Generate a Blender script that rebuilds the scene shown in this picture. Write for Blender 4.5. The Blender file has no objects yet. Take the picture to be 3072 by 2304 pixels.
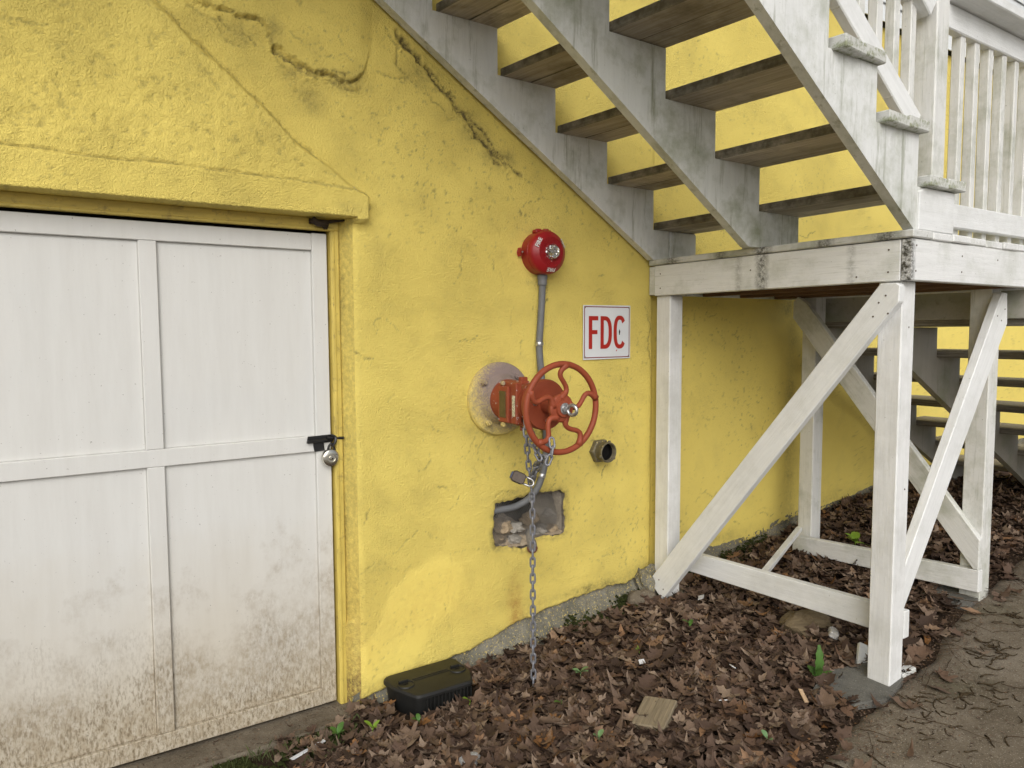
import bpy, bmesh, math, random
import numpy as np
from mathutils import Vector, Matrix

random.seed(7)
RNG = np.random.default_rng(11)
SC = bpy.context.scene
COL = SC.collection

# ------------------------------------------------------------------ camera
CAM_LOC = Vector((0.0, -2.65, 1.44))
F_PX, PITCH, ROLL, YAW = 2184.23, math.radians(4.0946), math.radians(-0.262), math.radians(34.314)
_cy, _sy, _cp, _sp = math.cos(YAW), math.sin(YAW), math.cos(PITCH), math.sin(PITCH)
_fw = Vector((_sy * _cp, _cy * _cp, -_sp))
_rt = Vector((_cy, -_sy, 0))
_up = _rt.cross(_fw)
_c, _s = math.cos(ROLL), math.sin(ROLL)
_r2, _u2 = _c * _rt + _s * _up, -_s * _rt + _c * _up
cam = bpy.data.cameras.new('camera')
cam.sensor_width = 36.0
cam.lens = 36.0 * F_PX / 3072.0
cam.clip_start, cam.clip_end = 0.02, 2000
cam_o = bpy.data.objects.new('camera', cam)
cam_o.matrix_world = Matrix(((_r2.x, _u2.x, -_fw.x, CAM_LOC.x), (_r2.y, _u2.y, -_fw.y, CAM_LOC.y),
                             (_r2.z, _u2.z, -_fw.z, CAM_LOC.z), (0, 0, 0, 1)))
COL.objects.link(cam_o)
SC.camera = cam_o


def in_view(p, m=0.02):
    q = Vector(p) - CAM_LOC
    z = q.dot(_fw)
    if z < 0.1:
        return False, 0
    u, v = F_PX * q.dot(_r2) / z / 3072, F_PX * q.dot(_u2) / z / 2304
    return abs(u) < .5 + m and abs(v) < .5 + m, z


# ------------------------------------------------------------------ sky, sun, exposure
SUN_EL, SUN_AZ = math.radians(33), math.radians(212)      # azimuth clockwise from +y: light comes from behind the camera, left
world = bpy.data.worlds.new('World')
SC.world = world
world.use_nodes = True
wn = world.node_tree
bg = wn.nodes['Background']
sky = wn.nodes.new('ShaderNodeTexSky')
sky.sky_type = 'NISHITA'
sky.sun_disc = False
sky.sun_elevation = SUN_EL
sky.sun_rotation = SUN_AZ
sky.air_density = 1.0
sky.dust_density = 4.0
hs = wn.nodes.new('ShaderNodeHueSaturation')
hs.inputs['Saturation'].default_value = 0.34             # overcast: nearly grey sky
wn.links.new(sky.outputs[0], hs.inputs['Color'])
wn.links.new(hs.outputs[0], bg.inputs['Color'])
bg.inputs['Strength'].default_value = 0.10
sun = bpy.data.lights.new('sun', 'SUN')
sun.energy = 1.5
sun.angle = math.radians(62)
sun.color = (1.0, 0.985, 0.965)
sun_o = bpy.data.objects.new('sun', sun)
_d = Vector((math.sin(SUN_AZ) * math.cos(SUN_EL), math.cos(SUN_AZ) * math.cos(SUN_EL), math.sin(SUN_EL)))
sun_o.rotation_euler = _d.to_track_quat('Z', 'Y').to_euler()
sun_o.location = (0, -6, 8)
COL.objects.link(sun_o)
vs = SC.view_settings
vs.view_transform = 'Standard'
vs.look = 'None'
vs.gamma = 1.0
vs.exposure = 0.14
vs.use_curve_mapping = False

# ------------------------------------------------------------------ noise in numpy
_PERM = RNG.permutation(4096)


def vnoise(x, y, seed=0):
    x = np.asarray(x, float); y = np.asarray(y, float)
    xi = np.floor(x).astype(int); yi = np.floor(y).astype(int)
    fx, fy = x - xi, y - yi
    fx = fx * fx * (3 - 2 * fx); fy = fy * fy * (3 - 2 * fy)

    def h(i, j):
        return _PERM[(_PERM[(i + seed * 131) & 4095] + j) & 4095] / 4095.0
    a = h(xi, yi) * (1 - fx) + h(xi + 1, yi) * fx
    b = h(xi, yi + 1) * (1 - fx) + h(xi + 1, yi + 1) * fx
    return (a * (1 - fy) + b * fy) * 2 - 1


def fbm(x, y, octv=4, seed=0, gain=.5):
    t = 0; a = 1.0; s = 0
    for k in range(octv):
        t = t + a * vnoise(np.asarray(x) * 2 ** k + 17.3 * k, np.asarray(y) * 2 ** k - 9.1 * k, seed + k)
        s += a; a *= gain
    return t / s


def sstep(a, b, x):
    t = np.clip((x - a) / (b - a), 0, 1)
    return t * t * (3 - 2 * t)


# ------------------------------------------------------------------ object helpers
WM = {}


def put(o, parent=None, label=None, cat=None, group=None, kind=None):
    COL.objects.link(o)
    WM[o.name] = o.matrix_basis.copy()
    if parent is not None:
        o.parent = parent
        o.matrix_parent_inverse = WM[parent.name].inverted()
    tag(o, label, cat, group, kind)
    return o


def tag(o, label=None, cat=None, group=None, kind=None):
    if label: o['label'] = label
    if cat: o['category'] = cat
    if group: o['group'] = group
    if kind: o['kind'] = kind
    return o


def thing(name, loc, label, cat, group=None):
    o = bpy.data.objects.new(name, None)
    o.empty_display_size = .1
    o.matrix_basis = Matrix.Translation(Vector(loc))
    return put(o, None, label, cat, group)


def mesh_np(name, V, F, mat, smooth=True, angle=None):
    V = np.asarray(V, dtype=np.float32); F = np.asarray(F, dtype=np.int32)
    me = bpy.data.meshes.new(name)
    n, k = F.shape
    me.vertices.add(len(V)); me.vertices.foreach_set('co', V.ravel())
    me.loops.add(n * k); me.loops.foreach_set('vertex_index', F.ravel())
    me.polygons.add(n); me.polygons.foreach_set('loop_start', np.arange(0, n * k, k, dtype=np.int32))
    me.polygons.foreach_set('use_smooth', np.full(n, smooth))
    me.update(calc_edges=True)
    if angle is not None:
        me.set_sharp_from_angle(angle=math.radians(angle))
    if mat: me.materials.append(mat)
    return me


def mesh_py(name, V, F, mat, smooth=False, angle=None):
    me = bpy.data.meshes.new(name)
    me.from_pydata([tuple(v) for v in V], [], F)
    if smooth:
        me.polygons.foreach_set('use_smooth', [True] * len(me.polygons))
        if angle: me.set_sharp_from_angle(angle=math.radians(angle))
    me.update()
    if mat: me.materials.append(mat)
    return me


def obj(name, me, parent=None, M=None, **k):
    o = bpy.data.objects.new(name, me)
    if M is not None: o.matrix_basis = M
    return put(o, parent, **k)


def finish(bm, name, mat, bevel=0.0, smooth=False, angle=35):
    bmesh.ops.recalc_face_normals(bm, faces=bm.faces)
    if bevel:
        bmesh.ops.bevel(bm, geom=list(bm.edges), offset=bevel, segments=1, affect='EDGES', clamp_overlap=True)
    me = bpy.data.meshes.new(name)
    bm.to_mesh(me); bm.free()
    if smooth:
        me.polygons.foreach_set('use_smooth', [True] * len(me.polygons))
        me.set_sharp_from_angle(angle=math.radians(angle))
    if mat: me.materials.append(mat)
    return me


def prism_bm(bm, poly, t0, t1, axes):
    """polygon (a,b) extruded along the third axis from t0 to t1. axes: function (a,b,t)->Vector"""
    n = len(poly)
    lo = [bm.verts.new(axes(a, b, t0)) for a, b in poly]
    hi = [bm.verts.new(axes(a, b, t1)) for a, b in poly]
    bm.faces.new(lo); bm.faces.new(hi[::-1])
    for i in range(n):
        j = (i + 1) % n
        bm.faces.new((lo[i], hi[i], hi[j], lo[j]))


def XZ(y0, y1):
    return lambda a, b, t: Vector((a, y0 + (y1 - y0) * t, b))


def YZ(x0, x1):
    return lambda a, b, t: Vector((x0 + (x1 - x0) * t, a, b))


def XY(z0, z1):
    return lambda a, b, t: Vector((a, b, z0 + (z1 - z0) * t))


def prism(name, parent, mat, poly, axes, bevel=.003, **k):
    """a cut board given in world coordinates, its mesh in a frame whose x runs along its length"""
    bm = bmesh.new()
    prism_bm(bm, poly, 0, 1, axes)
    cen = sum((v.co for v in bm.verts), Vector()) / len(bm.verts)
    best, d = 0, Vector((1, 0, 0))
    for e in bm.edges:
        if e.calc_length() > best:
            best, d = e.calc_length(), (e.verts[0].co - e.verts[1].co).normalized()
    if d.x + d.y * .3 + d.z * .9 < 0: d = -d
    R = d.to_track_quat('X', 'Z').to_matrix().to_4x4()
    M = Matrix.Translation(cen) @ R
    bm.transform(M.inverted())
    return obj(name, finish(bm, name, mat, bevel), parent, M, **k)


def board(name, parent, mat, p0, p1, w, t, n, bevel=.003, warp=0.0, **k):
    """board from p0 to p1, width w, thickness t along n"""
    p0, p1, n = Vector(p0), Vector(p1), Vector(n)
    X = (p1 - p0).normalized(); Z = (n - X * n.dot(X)).normalized(); Y = Z.cross(X)
    L = (p1 - p0).length
    M = Matrix(((X.x, Y.x, Z.x, (p0.x + p1.x) / 2), (X.y, Y.y, Z.y, (p0.y + p1.y) / 2), (X.z, Y.z, Z.z, (p0.z + p1.z) / 2), (0, 0, 0, 1)))
    bm = bmesh.new()
    prism_bm(bm, [(-L / 2, -w / 2), (L / 2, -w / 2), (L / 2, w / 2), (-L / 2, w / 2)], -t / 2, t / 2, lambda a, b, c: Vector((a, b, c)))
    if warp:
        for v in bm.verts:
            v.co += Vector((random.uniform(-1, 1) * warp, random.uniform(-1, 1) * warp, random.uniform(-1, 1) * warp))
    return obj(name, finish(bm, name, mat, bevel), parent, M, **k)


def tube_vf(pts, r, sides=8, closed=False, cap=True):
    P = [Vector(p) for p in pts]; n = len(P)
    rr = r if isinstance(r, (list, tuple)) else [r] * n
    T = []
    for i in range(n):
        a = P[(i - 1) % n] if (closed or i > 0) else P[i]
        b = P[(i + 1) % n] if (closed or i < n - 1) else P[i]
        T.append((b - a).normalized())
    up = Vector((0, 0, 1)) if abs(T[0].z) < .9 else Vector((1, 0, 0))
    N = (up - T[0] * up.dot(T[0])).normalized()
    V, F = [], []
    for i in range(n):
        N = (N - T[i] * N.dot(T[i])).normalized(); B = T[i].cross(N)
        for k in range(sides):
            a = 2 * math.pi * k / sides
            V.append(P[i] + (N * math.cos(a) + B * math.sin(a)) * rr[i])
    m = n if closed else n - 1
    for i in range(m):
        for k in range(sides):
            j = (i + 1) % n; l = (k + 1) % sides
            F.append((i * sides + k, i * sides + l, j * sides + l, j * sides + k))
    if not closed and cap:
        F.append(tuple(range(sides))[::-1]); F.append(tuple((n - 1) * sides + k for k in range(sides)))
    return V, F


def tube(name, parent, mat, pts, r, sides=10, closed=False, **k):
    V, F = tube_vf(pts, r, sides, closed)
    return obj(name, mesh_py(name, V, F, mat, True, 50), parent, **k)


def smooth_path(P, n=8):
    P = [Vector(p) for p in P]; out = []
    for i in range(len(P) - 1):
        p0, p1, p2, p3 = P[max(i - 1, 0)], P[i], P[i + 1], P[min(i + 2, len(P) - 1)]
        for k in range(n):
            t = k / n
            out.append(.5 * ((2 * p1) + (p2 - p0) * t + (2 * p0 - 5 * p1 + 4 * p2 - p3) * t * t + (3 * p1 - p0 - 3 * p2 + p3) * t ** 3))
    out.append(P[-1])
    return out


def lathe_vf(prof, c, seg=40, axis='y'):
    """profile of (radius, h); the axis points along -y (out of the wall) from centre c"""
    V, F = [], []
    c = Vector(c)
    for r, h in prof:
        for k in range(seg):
            a = 2 * math.pi * k / seg
            if axis == 'y': V.append(c + Vector((r * math.cos(a), -h, r * math.sin(a))))
            else: V.append(c + Vector((r * math.cos(a), r * math.sin(a), h)))
    for i in range(len(prof) - 1):
        for k in range(seg):
            l = (k + 1) % seg
            F.append((i * seg + k, i * seg + l, (i + 1) * seg + l, (i + 1) * seg + k))
    return V, F


def lathe(name, parent, mat, prof, c, seg=40, axis='y', angle=30, **k):
    V, F = lathe_vf(prof, c, seg, axis)
    return obj(name, mesh_py(name, V, F, mat, True, angle), parent, **k)


def box(name, parent, mat, lo, hi, bevel=.002, **k):
    bm = bmesh.new()
    prism_bm(bm, [(lo[0], lo[1]), (hi[0], lo[1]), (hi[0], hi[1]), (lo[0], hi[1])], 0, 1, XY(lo[2], hi[2]))
    return obj(name, finish(bm, name, mat, bevel), parent, **k)


def flat_xz(name, parent, mat, rings_or_polys, y, **k):
    V, F = [], []
    for poly in rings_or_polys:
        b = len(V)
        V += [(a, y, z) for a, z in poly]
        F.append(tuple(range(b, b + len(poly))))
    return obj(name, mesh_py(name, V, F, mat), parent, **k)


# ------------------------------------------------------------------ materials
class N:
    def __init__(s, name, rough=.7, spec=.3):
        s.m = bpy.data.materials.new(name); s.m.use_nodes = True
        s.t = s.m.node_tree; s.b = s.t.nodes['Principled BSDF']
        s.b.inputs['Roughness'].default_value = rough
        s.b.inputs['Specular IOR Level'].default_value = spec
        s.obj = s.t.nodes.new('ShaderNodeTexCoord').outputs['Object']
        s._info = None

    def L(s, a, b): s.t.links.new(a, b)

    @property
    def rand(s):
        if s._info is None: s._info = s.t.nodes.new('ShaderNodeObjectInfo')
        return s._info.outputs['Random']

    def val(s, v, sock):
        if hasattr(v, 'links'): s.L(v, sock)
        else: sock.default_value = v if not isinstance(v, tuple) or len(v) == 4 or sock.type == 'VECTOR' else (*v, 1)

    def map(s, scale=(1, 1, 1), rnd=False):
        n = s.t.nodes.new('ShaderNodeMapping'); n.inputs['Scale'].default_value = scale
        s.L(s.obj, n.inputs['Vector'])
        if rnd:
            c = s.t.nodes.new('ShaderNodeVectorMath'); c.operation = 'SCALE'
            c.inputs[0].default_value = (37, 91, 53); s.L(s.rand, c.inputs['Scale']); s.L(c.outputs[0], n.inputs['Location'])
        return n.outputs[0]

    def noise(s, scale, detail=5, rough=.55, vec=None, dist=0):
        n = s.t.nodes.new('ShaderNodeTexNoise'); n.inputs['Scale'].default_value = scale
        n.inputs['Detail'].default_value = detail; n.inputs['Roughness'].default_value = rough; n.inputs['Distortion'].default_value = dist
        s.L(vec if vec is not None else s.obj, n.inputs['Vector'])
        return n.outputs['Fac']

    def voro(s, scale, feature='F1', vec=None, out='Distance'):
        n = s.t.nodes.new('ShaderNodeTexVoronoi'); n.feature = feature; n.inputs['Scale'].default_value = scale
        s.L(vec if vec is not None else s.obj, n.inputs['Vector'])
        return n.outputs[out]

    def ramp(s, f, *stops, const=False):
        n = s.t.nodes.new('ShaderNodeValToRGB'); e = n.color_ramp.elements
        if const: n.color_ramp.interpolation = 'CONSTANT'
        while len(e) < len(stops): e.new(.5)
        for q, (p, c) in zip(e, stops):
            q.position = p; q.color = (c, c, c, 1) if not isinstance(c, tuple) else (*c, 1)
        s.L(f, n.inputs[0]); return n.outputs[0]

    def mix(s, f, a, b, mode='MIX'):
        n = s.t.nodes.new('ShaderNodeMix'); n.data_type = 'RGBA'; n.blend_type = mode
        s.val(f, n.inputs[0]); s.val(a, n.inputs[6]); s.val(b, n.inputs[7]); return n.outputs[2]

    def mth(s, op, a, b=0.0, clamp=False):
        n = s.t.nodes.new('ShaderNodeMath'); n.operation = op; n.use_clamp = clamp
        s.val(a, n.inputs[0]); s.val(b, n.inputs[1]); return n.outputs[0]

    def attr(s, name):
        n = s.t.nodes.new('ShaderNodeAttribute'); n.attribute_name = name; return n

    def sep(s, v):
        n = s.t.nodes.new('ShaderNodeSeparateXYZ'); s.L(v, n.inputs[0]); return n.outputs

    def bump(s, h, strength=.5, dist=.002, prev=None):
        n = s.t.nodes.new('ShaderNodeBump'); n.inputs['Strength'].default_value = strength if not hasattr(strength, 'links') else 1
        if hasattr(strength, 'links'): s.L(strength, n.inputs['Strength'])
        n.inputs['Distance'].default_value = dist; s.L(h, n.inputs['Height'])
        if prev is not None: s.L(prev, n.inputs['Normal'])
        return n.outputs[0]

    def out(s, col, bump=None, rough=None, metal=None):
        s.val(col, s.b.inputs['Base Color'])
        if bump is not None: s.L(bump, s.b.inputs['Normal'])
        if rough is not None: s.val(rough, s.b.inputs['Roughness'])
        if metal is not None: s.val(metal, s.b.inputs['Metallic'])
        return s.m


def m_yellow(name='yellow stucco', stucco=1.0):
    n = N(name, .62, .35)
    a = n.attr('mask'); ch = n.t.nodes.new('ShaderNodeSeparateColor'); n.L(a.outputs['Color'], ch.inputs[0])
    dirt, rust, flat = ch.outputs[0], ch.outputs[1], ch.outputs[2]  # dirt channel also carries shade painted into the mask
    c = n.mix(n.ramp(n.noise(1.6, 6), (.35, 0), (.68, 1)), (.87, .705, .178), (.82, .655, .16))
    c = n.mix(n.mth('MULTIPLY', n.ramp(n.noise(7, 8, .65), (.50, 0), (.74, 1)), .24), c, (.54, .43, .13))
    spk = n.ramp(n.noise(190, 2, .5), (.70, 0), (.755, 1))
    area = n.ramp(n.noise(5, 4, .6), (.45, .15), (.65, 1))
    c = n.mix(n.mth('MULTIPLY', n.mth('MULTIPLY', spk, area), .6), c, (.20, .14, .05))
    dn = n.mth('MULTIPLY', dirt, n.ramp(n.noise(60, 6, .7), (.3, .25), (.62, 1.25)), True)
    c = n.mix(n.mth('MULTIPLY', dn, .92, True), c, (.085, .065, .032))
    rn = n.mth('MULTIPLY', rust, n.ramp(n.noise(30, 5, .7), (.35, .2), (.6, 1)), True)
    c = n.mix(rn, c, (.50, .25, .055))
    vec = n.map((1, 1, 1))
    h1 = n.noise(150, 3, .6, vec, .3)
    h2 = n.noise(330, 2, .5, vec)
    h = n.mth('ADD', n.mth('MULTIPLY', h1, 1.0), n.mth('MULTIPLY', h2, .45))
    st = n.mth('SUBTRACT', 1.0, n.mth('MULTIPLY', flat, .82))
    b = n.bump(h, n.mth('MULTIPLY', n.mth('MULTIPLY', st, n.ramp(n.noise(3.5, 4, .6), (.35, .75), (.62, 1.15))), 1.0 * stucco), .0085)
    b = n.bump(n.noise(30, 6, .65), .10, .006, b)
    return n.out(c, b)


def m_trim_yellow():
    n = N('yellow trim paint', .5, .4)
    v = n.map((6, 40, 3))
    c = n.mix(n.ramp(n.noise(1.2, 6, .6, v), (.35, 0), (.7, 1)), (.68, .53, .125), (.50, .385, .09))
    c = n.mix(n.ramp(n.noise(30, 7, .7), (.56, 0), (.72, .8)), c, (.24, .17, .06))
    return n.out(c, n.bump(n.noise(60, 5, .6, n.map((1, 1, .3))), .4, .003))


def m_white(name='white paint', dirt=.35, base=(.80, .81, .80), green=.4, world=False, grain=.5, chips=.3, stains=()):
    n = N(name, .55, .35)
    g = n.map((10, 10, 1.1)) if world else n.map((1.6, 22, 22), True)
    v = n.map((1, 1, 1)) if world else n.map((1, 1, 1), True)
    gr = n.noise(4 if world else 3.2, 8, .65, g)
    c = n.mix(n.ramp(gr, (.36, 0), (.66, 1)), base, tuple(x * .91 for x in base))
    blot = n.ramp(n.noise(4.5, 8, .68, v), (.47, 0), (.72, 1))
    c = n.mix(n.mth('MULTIPLY', blot, dirt), c, (.33, .33, .27) if green < .5 else (.27, .29, .19))
    drip = n.ramp(n.noise(2.6, 7, .7, n.map((9, 9, .8)) if world else g), (.56, 0), (.74, 1))
    c = n.mix(n.mth('MULTIPLY', drip, min(.95, green * dirt * 1.5)), c, (.22, .23, .15))
    spk = n.ramp(n.noise(85, 3, .6, v), (.70, 0), (.76, 1))
    c = n.mix(n.mth('MULTIPLY', spk, .55), c, (.16, .14, .11))
    chip = n.ramp(n.noise(13, 9, .75, g), (.70, 0), (.73, 1))
    c = n.mix(n.mth('MULTIPLY', chip, chips), c, (.20, .16, .12))
    for sx, hw, st in stains:       # soaked-in stains at given places along the board
        xx = n.sep(n.obj)[0]
        d = n.mth('ADD', n.mth('ABSOLUTE', n.mth('SUBTRACT', xx, sx)), n.mth('MULTIPLY', n.noise(26, 6, .7), hw * 1.1))
        f = n.mth('MULTIPLY', n.ramp(n.mth('DIVIDE', d, hw * 2), (.40, 1), (.85, 0)), n.ramp(n.noise(70, 6, .75), (.36, .1), (.58, 1)))
        c = n.mix(n.mth('MULTIPLY', f, st), c, (.045, .042, .030))
    b = n.bump(n.noise(9, 8, .7, g), grain, .004)
    b = n.bump(n.noise(45, 4, .6, v), .25, .003, b)
    return n.out(c, b)


def m_tread(name='weathered tread wood', k=1.0):
    n = N(name, .8, .2)
    g = n.map((1.5, 26, 26), True); v = n.map((1, 1, 1), True)
    c = n.ramp(n.noise(3, 8, .7, g), (.3, (.22 * k, .185 * k, .14 * k)), (.52, (.38 * k, .34 * k, .275 * k)), (.74, (.54 * k, .51 * k, .45 * k)))
    c = n.mix(n.mth('MULTIPLY', n.rand, .5), c, (.27, .225, .165))
    c = n.mix(n.ramp(n.noise(5, 6, .65, v), (.5, 0), (.75, .8)), c, (.14, .115, .075))
    ed = n.mth('MULTIPLY', n.mth('LESS_THAN', n.sep(n.obj)[1], -.0655), n.ramp(n.noise(14, 6, .7), (.3, .35), (.6, 1)))
    c = n.mix(n.mth('MULTIPLY', ed, .85), c, (.075, .07, .042))
    e = n.ramp(n.mth('ADD', n.sep(n.obj)[0], n.mth('MULTIPLY', n.noise(20, 5, .6), .05)), (.600, 0), (.640, 1))
    pe = n.mix(n.ramp(n.noise(40, 6, .7), (.46, 0), (.62, .9)), (.62, .63, .60), (.22, .25, .13))
    c = n.mix(n.mth('MULTIPLY', e, .9), c, pe)
    return n.out(c, n.bump(n.noise(7, 8, .7, g), .7, .004))


def m_rawwood(name='bare joist wood', a=(.10, .055, .03), b=(.20, .12, .07)):
    n = N(name, .8, .2)
    g = n.map((1.5, 30, 30), True)
    return n.out(n.ramp(n.noise(3, 8, .7, g), (.3, a), (.7, b)), n.bump(n.noise(6, 8, .7, g), .7, .004))


def m_door():
    n = N('white door paint', .5, .35)
    x, y, z = n.sep(n.obj)
    gr = n.noise(3, 8, .65, n.map((9, 9, 1)))
    c = n.mix(n.ramp(gr, (.38, 0), (.66, 1)), (.68, .68, .655), (.645, .642, .615))
    c = n.mix(n.ramp(n.noise(2.2, 5, .6), (.5, 0), (.75, .25)), c, (.60, .62, .62))
    # splashed soil: a tan film and dark mould specks near the bottom
    film = n.ramp(n.mth('ADD', z, n.mth('MULTIPLY', n.noise(2.3, 5, .6), .55)), (.32, 1), (1.15, 0))
    c = n.mix(n.mth('MULTIPLY', film, .58), c, (.49, .40, .245))
    bl = n.ramp(n.mth('ADD', n.mth('MULTIPLY', z, .55), n.mth('SUBTRACT', 1.0, n.noise(4.6, 5, .62))), (.60, 1), (.78, 0))
    c = n.mix(n.mth('MULTIPLY', n.mth('MULTIPLY', bl, n.ramp(n.noise(48, 6, .72, n.map((1, 1, .6))), (.38, .15), (.6, 1))), .50), c, (.25, .18, .09))
    low = n.ramp(n.mth('ADD', z, n.mth('MULTIPLY', n.noise(3.6, 6, .65), .85)), (.46, 1), (.80, 0))
    fine = n.ramp(n.noise(75, 7, .75, n.map((1.6, 1, .55))), (.47, 0), (.60, 1))
    c = n.mix(n.mth('MULTIPLY', n.mth('MULTIPLY', low, fine), .80), c, (.15, .108, .055))
    spk = n.ramp(n.noise(120, 2, .5), (.735, 0), (.77, 1))
    c = n.mix(n.mth('MULTIPLY', spk, .6), c, (.15, .13, .11))
    b = n.bump(n.noise(5, 8, .7, n.map((16, 16, 2.0))), .16, .003)
    b = n.bump(n.noise(110, 3, .5), .2, .002, b)
    return n.out(c, b)


def m_concrete(name='grey concrete', a=(.20, .185, .155), b=(.36, .335, .285), yellow=0.0, rough=.9):
    n = N(name, rough, .2)
    c = n.ramp(n.noise(5, 9, .7), (.3, a), (.7, b))
    agg = n.voro(120)
    c = n.mix(n.ramp(n.noise(150, 3, .6), (.6, 0), (.72, .7)), c, tuple(min(1, x * 1.6) for x in b))
    c = n.mix(n.ramp(n.noise(130, 3, .6, n.map((1.1, .9, 1))), (.62, 0), (.7, .8)), c, tuple(x * .4 for x in a))
    if yellow:
        c = n.mix(n.ramp(n.noise(110, 5, .7), (.56, 0), (.63, yellow)), c, (.66, .50, .14))
    b2 = n.bump(n.noise(120, 4, .65), .8, .004)
    return n.out(c, n.bump(n.noise(14, 6, .6), .5, .012, b2))


def m_path():
    n = N('path concrete', .92, .2)
    c = n.ramp(n.noise(2.6, 9, .68), (.3, (.085, .066, .042)), (.50, (.165, .136, .098)), (.72, (.255, .22, .17)))
    c = n.mix(n.ramp(n.noise(190, 3, .6), (.58, 0), (.70, .75)), c, (.46, .41, .33))
    c = n.mix(n.ramp(n.noise(170, 3, .6, n.map((1.2, .9, 1))), (.58, 0), (.68, .8)), c, (.06, .045, .03))
    m_ = n.ramp(n.noise(3.4, 7, .65), (.52, 0), (.72, .55)); c = n.mix(m_, c, (.105, .098, .055))
    b = n.bump(n.noise(150, 4, .7), .45, .004)
    return n.out(c, n.bump(n.noise(12, 6, .6), .3, .010, b))


def m_soil():
    n = N('soil', .95, .1)
    c = n.ramp(n.noise(9, 9, .75), (.3, (.03, .02, .013)), (.55, (.065, .043, .028)), (.75, (.12, .085, .055)))
    return n.out(c, n.bump(n.noise(40, 9, .75), 1, .03))


LEAF_STOPS = ((0, (.036, .023, .016)), (.18, (.074, .046, .032)), (.38, (.110, .070, .049)), (.55, (.150, .105, .075)), (.66, (.135, .078, .047)), (.80, (.215, .155, .112)), (.93, (.29, .215, .155)), (1, (.24, .11, .035)))
_OLD = ((0, (.050, .030, .022)), (.2, (.085, .053, .037)), (.45, (.120, .078, .054)), (.68, (.165, .112, .078)), (.85, (.23, .165, .12)), (.94, (.27, .20, .14)), (1, (.24, .12, .045)))


def m_leaf(use_attr):
    n = N('dead leaf' + (' litter' if use_attr else ''), .72, .25)
    f = n.attr('tint').outputs['Fac'] if use_attr else n.rand
    c = n.ramp(f, *LEAF_STOPS)
    c = n.mix(n.ramp(n.noise(55, 6, .7), (.4, 0), (.7, .55)), c, (.06, .035, .022))
    n.b.inputs['Subsurface Weight'].default_value = 0
    return n.out(c, n.bump(n.noise(120, 3, .6), .4, .003))


def m_plain(name, col, rough=.5, spec=.4, metal=0.0, var=.15, scale=30, bump=.15, chip=None, chipcol=(.5, .48, .45)):
    n = N(name, rough, spec)
    c = n.mix(n.ramp(n.noise(scale, 6, .65), (.35, 0), (.7, 1)), col, tuple(x * (1 - var * 2) for x in col))
    if chip: c = n.mix(n.ramp(n.noise(45, 6, .7), (chip, 0), (chip + .03, .85)), c, chipcol)
    return n.out(c, n.bump(n.noise(scale * 4, 4, .6), bump, .002), None, metal)

YEL = m_yellow(); YTRIM = m_trim_yellow(); DOORM = m_door()
WHITE = m_white('white board paint', .30, green=.3)
WHITE_D = m_white('weathered white stringer paint', .75, (.74, .75, .73), .9, True)
WHITE_B = m_white('stained white rim paint', .55, (.79, .795, .78), .6)
WHITE_K = m_white('mould stained deck edge', .9, (.66, .665, .64), .9, stains=((.02, .05, 1.0), (-.50, .06, .8), (.30, .05, .8), (.55, .06, .9), (-.2, .04, .7)))
WHITE_N = m_white('drip stained white rim paint', .5, (.79, .795, .78), .6, stains=((.02, .035, .85), (-.10, .02, .4), (.42, .02, .35)))
WHITE_E = m_white('end stained white rim paint', .4, (.79, .795, .78), .5, stains=((-.61, .030, 1.0),))
WHITE_P = m_white('post paint', .35, (.80, .805, .795), .4, stains=((-.80, .07, .75), (.79, .04, .3)))
WHITE_M = m_white('mildewed stringer paint', 1.0, (.66, .675, .645), 1.0, True)
WHITE_G = m_white('grimy shaded white paint', .75, (.72, .72, .69), .5)  # grime; on balusters and newel it also paints in their shaded sides
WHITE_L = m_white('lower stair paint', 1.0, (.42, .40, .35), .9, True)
TREAD = m_tread(k=1.3); TREAD2 = m_tread('paler tread wood', 1.75); JOIST = m_rawwood()
CONC = m_concrete('footing concrete', (.075, .075, .055), (.25, .235, .19), yellow=.75)
CONC2 = m_concrete('sill concrete', (.10, .08, .055), (.21, .18, .135))
PATH = m_path(); SOIL = m_soil()
SIDING = m_white('white siding paint', .15, (.78, .81, .82), .1)
DARK = m_plain('dark gap', (.012, .011, .010), .9, .1)

# ------------------------------------------------------------------ ground
def grid_faces(nx, nz, off=0):
    ix = np.arange(nx * nz).reshape(nx, nz) + off
    return np.stack([ix[:-1, :-1], ix[1:, :-1], ix[1:, 1:], ix[:-1, 1:]], -1).reshape(-1, 4)


GX = [-300, -3, -.5, .75, 1.06, 1.5, 1.8, 2.1, 2.6, 3.3, 3.8, 4.2, 4.8, 6, 9, 12, 300]
GZ = [-.2, -.10, -.075, -.06, -.048, -.03, -.01, .022, .078, .155, .215, .275, .335, .415, .5, .52, .52]
PX_ = [-3, 0, 1.0, 2.09, 2.2, 2.42, 2.6, 2.95, 3.28, 3.5, 3.77, 4.3, 6, 12]
PY_ = [-2.0, -1.8, -1.58, -1.35, -1.325, -1.285, -1.275, -1.262, -1.18, -1.158, -1.135, -1.09, -1.04, -1.0]


def g(x): return np.interp(x, GX, GZ)
def path_edge(x): return np.interp(x, PX_, PY_)


def axis_pts(lo, hi, step, far):
    a = list(np.arange(lo, hi + step / 2, step)); k = step; p = hi; q = lo; right, left = [], []
    while p < far:
        k *= 1.7; p += k; right.append(p)
    k = step
    while q > -far:
        k *= 1.7; q -= k; left.append(q)
    return np.array(left[::-1] + a + right)


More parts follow.
